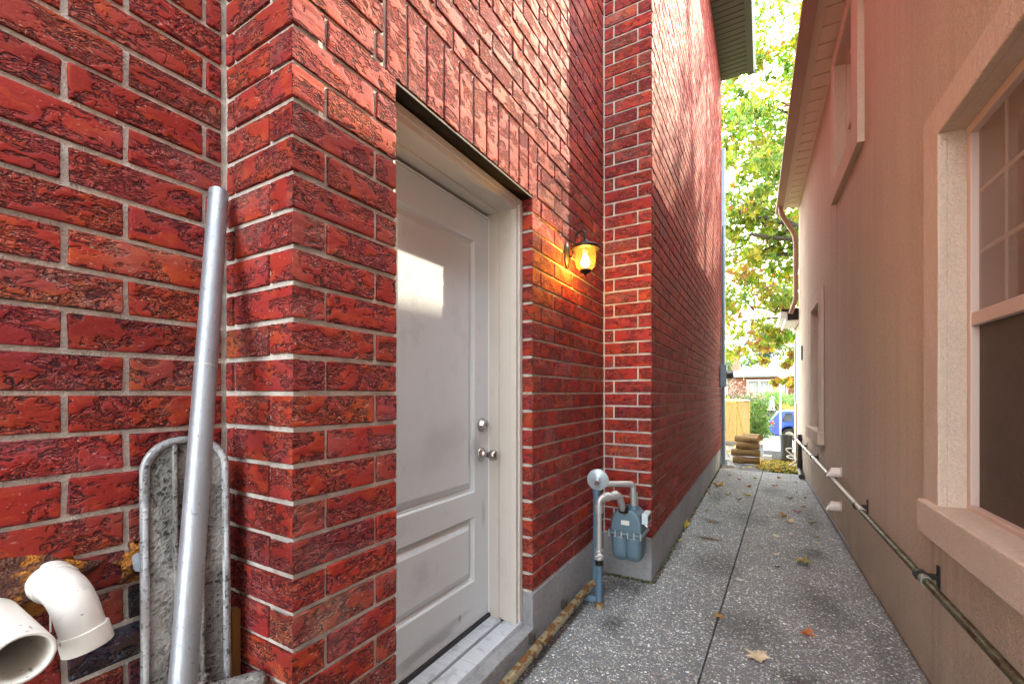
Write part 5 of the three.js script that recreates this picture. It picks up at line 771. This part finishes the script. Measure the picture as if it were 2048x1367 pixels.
{ // bungalow across the street
  const y = lev(50), g = thing('bungalow', 'low brick bungalow with pale hip roof and chimney across the street', 'house', [0, y, -50]);
  const br = std([0.26, 0.11, 0.065], 0.9, 0, { map: mortarTex.map });
  const wl = rect(-3.2, 0, 11, 2.75); rectHole(wl, -1.35, 0.55, 1.75, 2.25); rectHole(wl, 3.6, 0.9, 5.4, 2.2);
  obj('wall', [new THREE.ExtrudeGeometry(wl, { depth: 0.3, bevelEnabled: false }).translate(0, 0, -0.3), new THREE.BoxGeometry(14.2, 2.75, 8).translate(3.9, 1.375, -5.2)], br, g);
  const r = [], q = (a, b, c, d) => r.push(...a, ...b, ...c, ...a, ...c, ...d), E = 2.72; const A = [-3.7, E, 0.5], B = [11.5, E, 0.5], C = [11.5, E, -9.8], D = [-3.7, E, -9.8], P = [1.4, 4.9, -4.6], Q = [6.4, 4.9, -4.6]; q(A, B, Q, P); q(B, C, Q, Q); q(C, D, P, Q); q(D, A, P, P); const rg = new THREE.BufferGeometry(); rg.setAttribute('position', new THREE.BufferAttribute(new Float32Array(r), 3)); rg.computeVertexNormals();
  obj('roof', [rg], std([0.52, 0.50, 0.48], 0.85, 0, { side: THREE.DoubleSide, map: cementTex.map, color: new THREE.Color().setRGB(0.95, 0.95, 0.95) }), g);
  obj('gutter', [new THREE.BoxGeometry(15.2, 0.14, 0.12).translate(3.9, E - 0.04, 0.52)], std([0.12, 0.13, 0.13], 0.5), g); obj('eave', [new THREE.BoxGeometry(15.1, 0.05, 0.5).translate(3.9, E - 0.12, 0.25)], whiteMat, g);
  obj('chimney', [new RoundedBoxGeometry(0.62, 3.6, 0.8, 1, 0.02).translate(-2.45, 3.15, -1.2)], std([0.30, 0.12, 0.09], 0.9), g); obj('chimney_cap', [new RoundedBoxGeometry(0.72, 0.12, 0.9, 1, 0.02).translate(-2.45, 4.98, -1.2)], cementMat, g);
  const win = (x0, x1, y0, y1, n) => { const w = new THREE.Group(); w.name = 'window'; g.add(w); const f = []; f.push(new THREE.BoxGeometry(x1 - x0 + 0.2, 0.1, 0.12).translate((x0 + x1) / 2, y1, 0.0), new THREE.BoxGeometry(x1 - x0 + 0.3, 0.1, 0.2).translate((x0 + x1) / 2, y0, 0.03)); for (let i = 0; i <= n; i++) f.push(new THREE.BoxGeometry(0.11, y1 - y0 - 0.1, 0.1).translate(mix(x0, x1, i / n), (y0 + y1) / 2, 0)); obj('frame', f, whiteMat, w); for (let i = 0; i < n; i++) obj('pane', [new THREE.BoxGeometry((x1 - x0) / n - 0.11, y1 - y0 - 0.1, 0.004).translate(mix(x0, x1, (i + 0.5) / n), (y0 + y1) / 2, -0.04)], glassMat, w); const cg = new THREE.PlaneGeometry(x1 - x0, y1 - y0, 80, 1), cp = cg.attributes.position; for (let i = 0; i < cp.count; i++) cp.setZ(i, 0.04 * Math.sin(cp.getX(i) * 22)); cg.computeVertexNormals(); obj('curtain', [cg.translate((x0 + x1) / 2, (y0 + y1) / 2, -0.2)], std([0.26, 0.27, 0.26], 0.9, 0, { side: THREE.DoubleSide }), w, { uv: false }); };
  win(-1.35, 1.75, 0.55, 2.25, 3); win(3.6, 5.4, 0.9, 2.2, 2);
  obj('porch_post', [new THREE.BoxGeometry(0.14, 2.5, 0.14).translate(2.0, 1.25, 0.35)], whiteMat, g);
}
function farTree(label, x, t, h, rad, seed, dark) {
  const g = thing('far_tree', label, 'tree', [x, lev(t), -t]), R = rng(seed), cl = []; obj('trunk', [limb(V(0, 0, 0), V(0.1, h * 0.6, 0), 0.3, 0.12, 0, 1), limb(V(0, h * 0.35, 0), V(rad * 0.5, h * 0.65, 0.3), 0.12, 0.04, 0.2, 2), limb(V(0, h * 0.4, 0), V(-rad * 0.5, h * 0.7, 0.3), 0.12, 0.04, 0.2, 3)], barkMat, g);
  for (let i = 0; i < 120; i++) { const a = R() * 6.28, z = R() * 2 - 1, r = Math.cbrt(R()), c = Math.sqrt(1 - z * z); cl.push([rad * r * c * Math.cos(a), h * 0.62 + h * 0.36 * r * z, rad * r * c * Math.sin(a), 1, R()]); }
  leafCloud('crown', cl, 40, 0.34, lf.oval, (r, c) => { const k = 0.7 + 0.6 * c[4]; return dark ? [0.045 * k, 0.11 * k, 0.045 * k] : [0.16 * k, 0.24 * k, 0.05 * k]; }, seed + 3, g, [rad * 0.16, h * 0.06]);
}
farTree('dark green tree right behind the bungalow chimney', 0.4, 64, 9.5, 3.6, 301, true); farTree('light green tree left of the bungalow chimney', -5.4, 62, 6.5, 2.6, 311, false); farTree('tall green tree behind the right end of the bungalow', 7.5, 66, 11, 4.5, 321, true);
{
  const cab = (y, lab) => { const pts = []; for (let i = 0; i <= 20; i++) { const x = -20 + i * 2; pts.push(V(x, y + 0.0012 * x * x, -27)); } tag(obj('overhead_cable', [new THREE.TubeGeometry(new THREE.CatmullRomCurve3(pts), 60, 0.018, 6)], blackMat, scene, { uv: false }), lab, 'cable'); };
  cab(4.55, 'upper thin cable crossing the sky over the street'); cab(3.95, 'lower thin cable crossing the sky over the street');
}

const renderer = new THREE.WebGLRenderer({ antialias: true });
renderer.setSize(1024, 683); renderer.toneMapping = THREE.LinearToneMapping; renderer.toneMappingExposure = EXPOSURE;
renderer.shadowMap.enabled = true;
renderer.render(scene, camera);
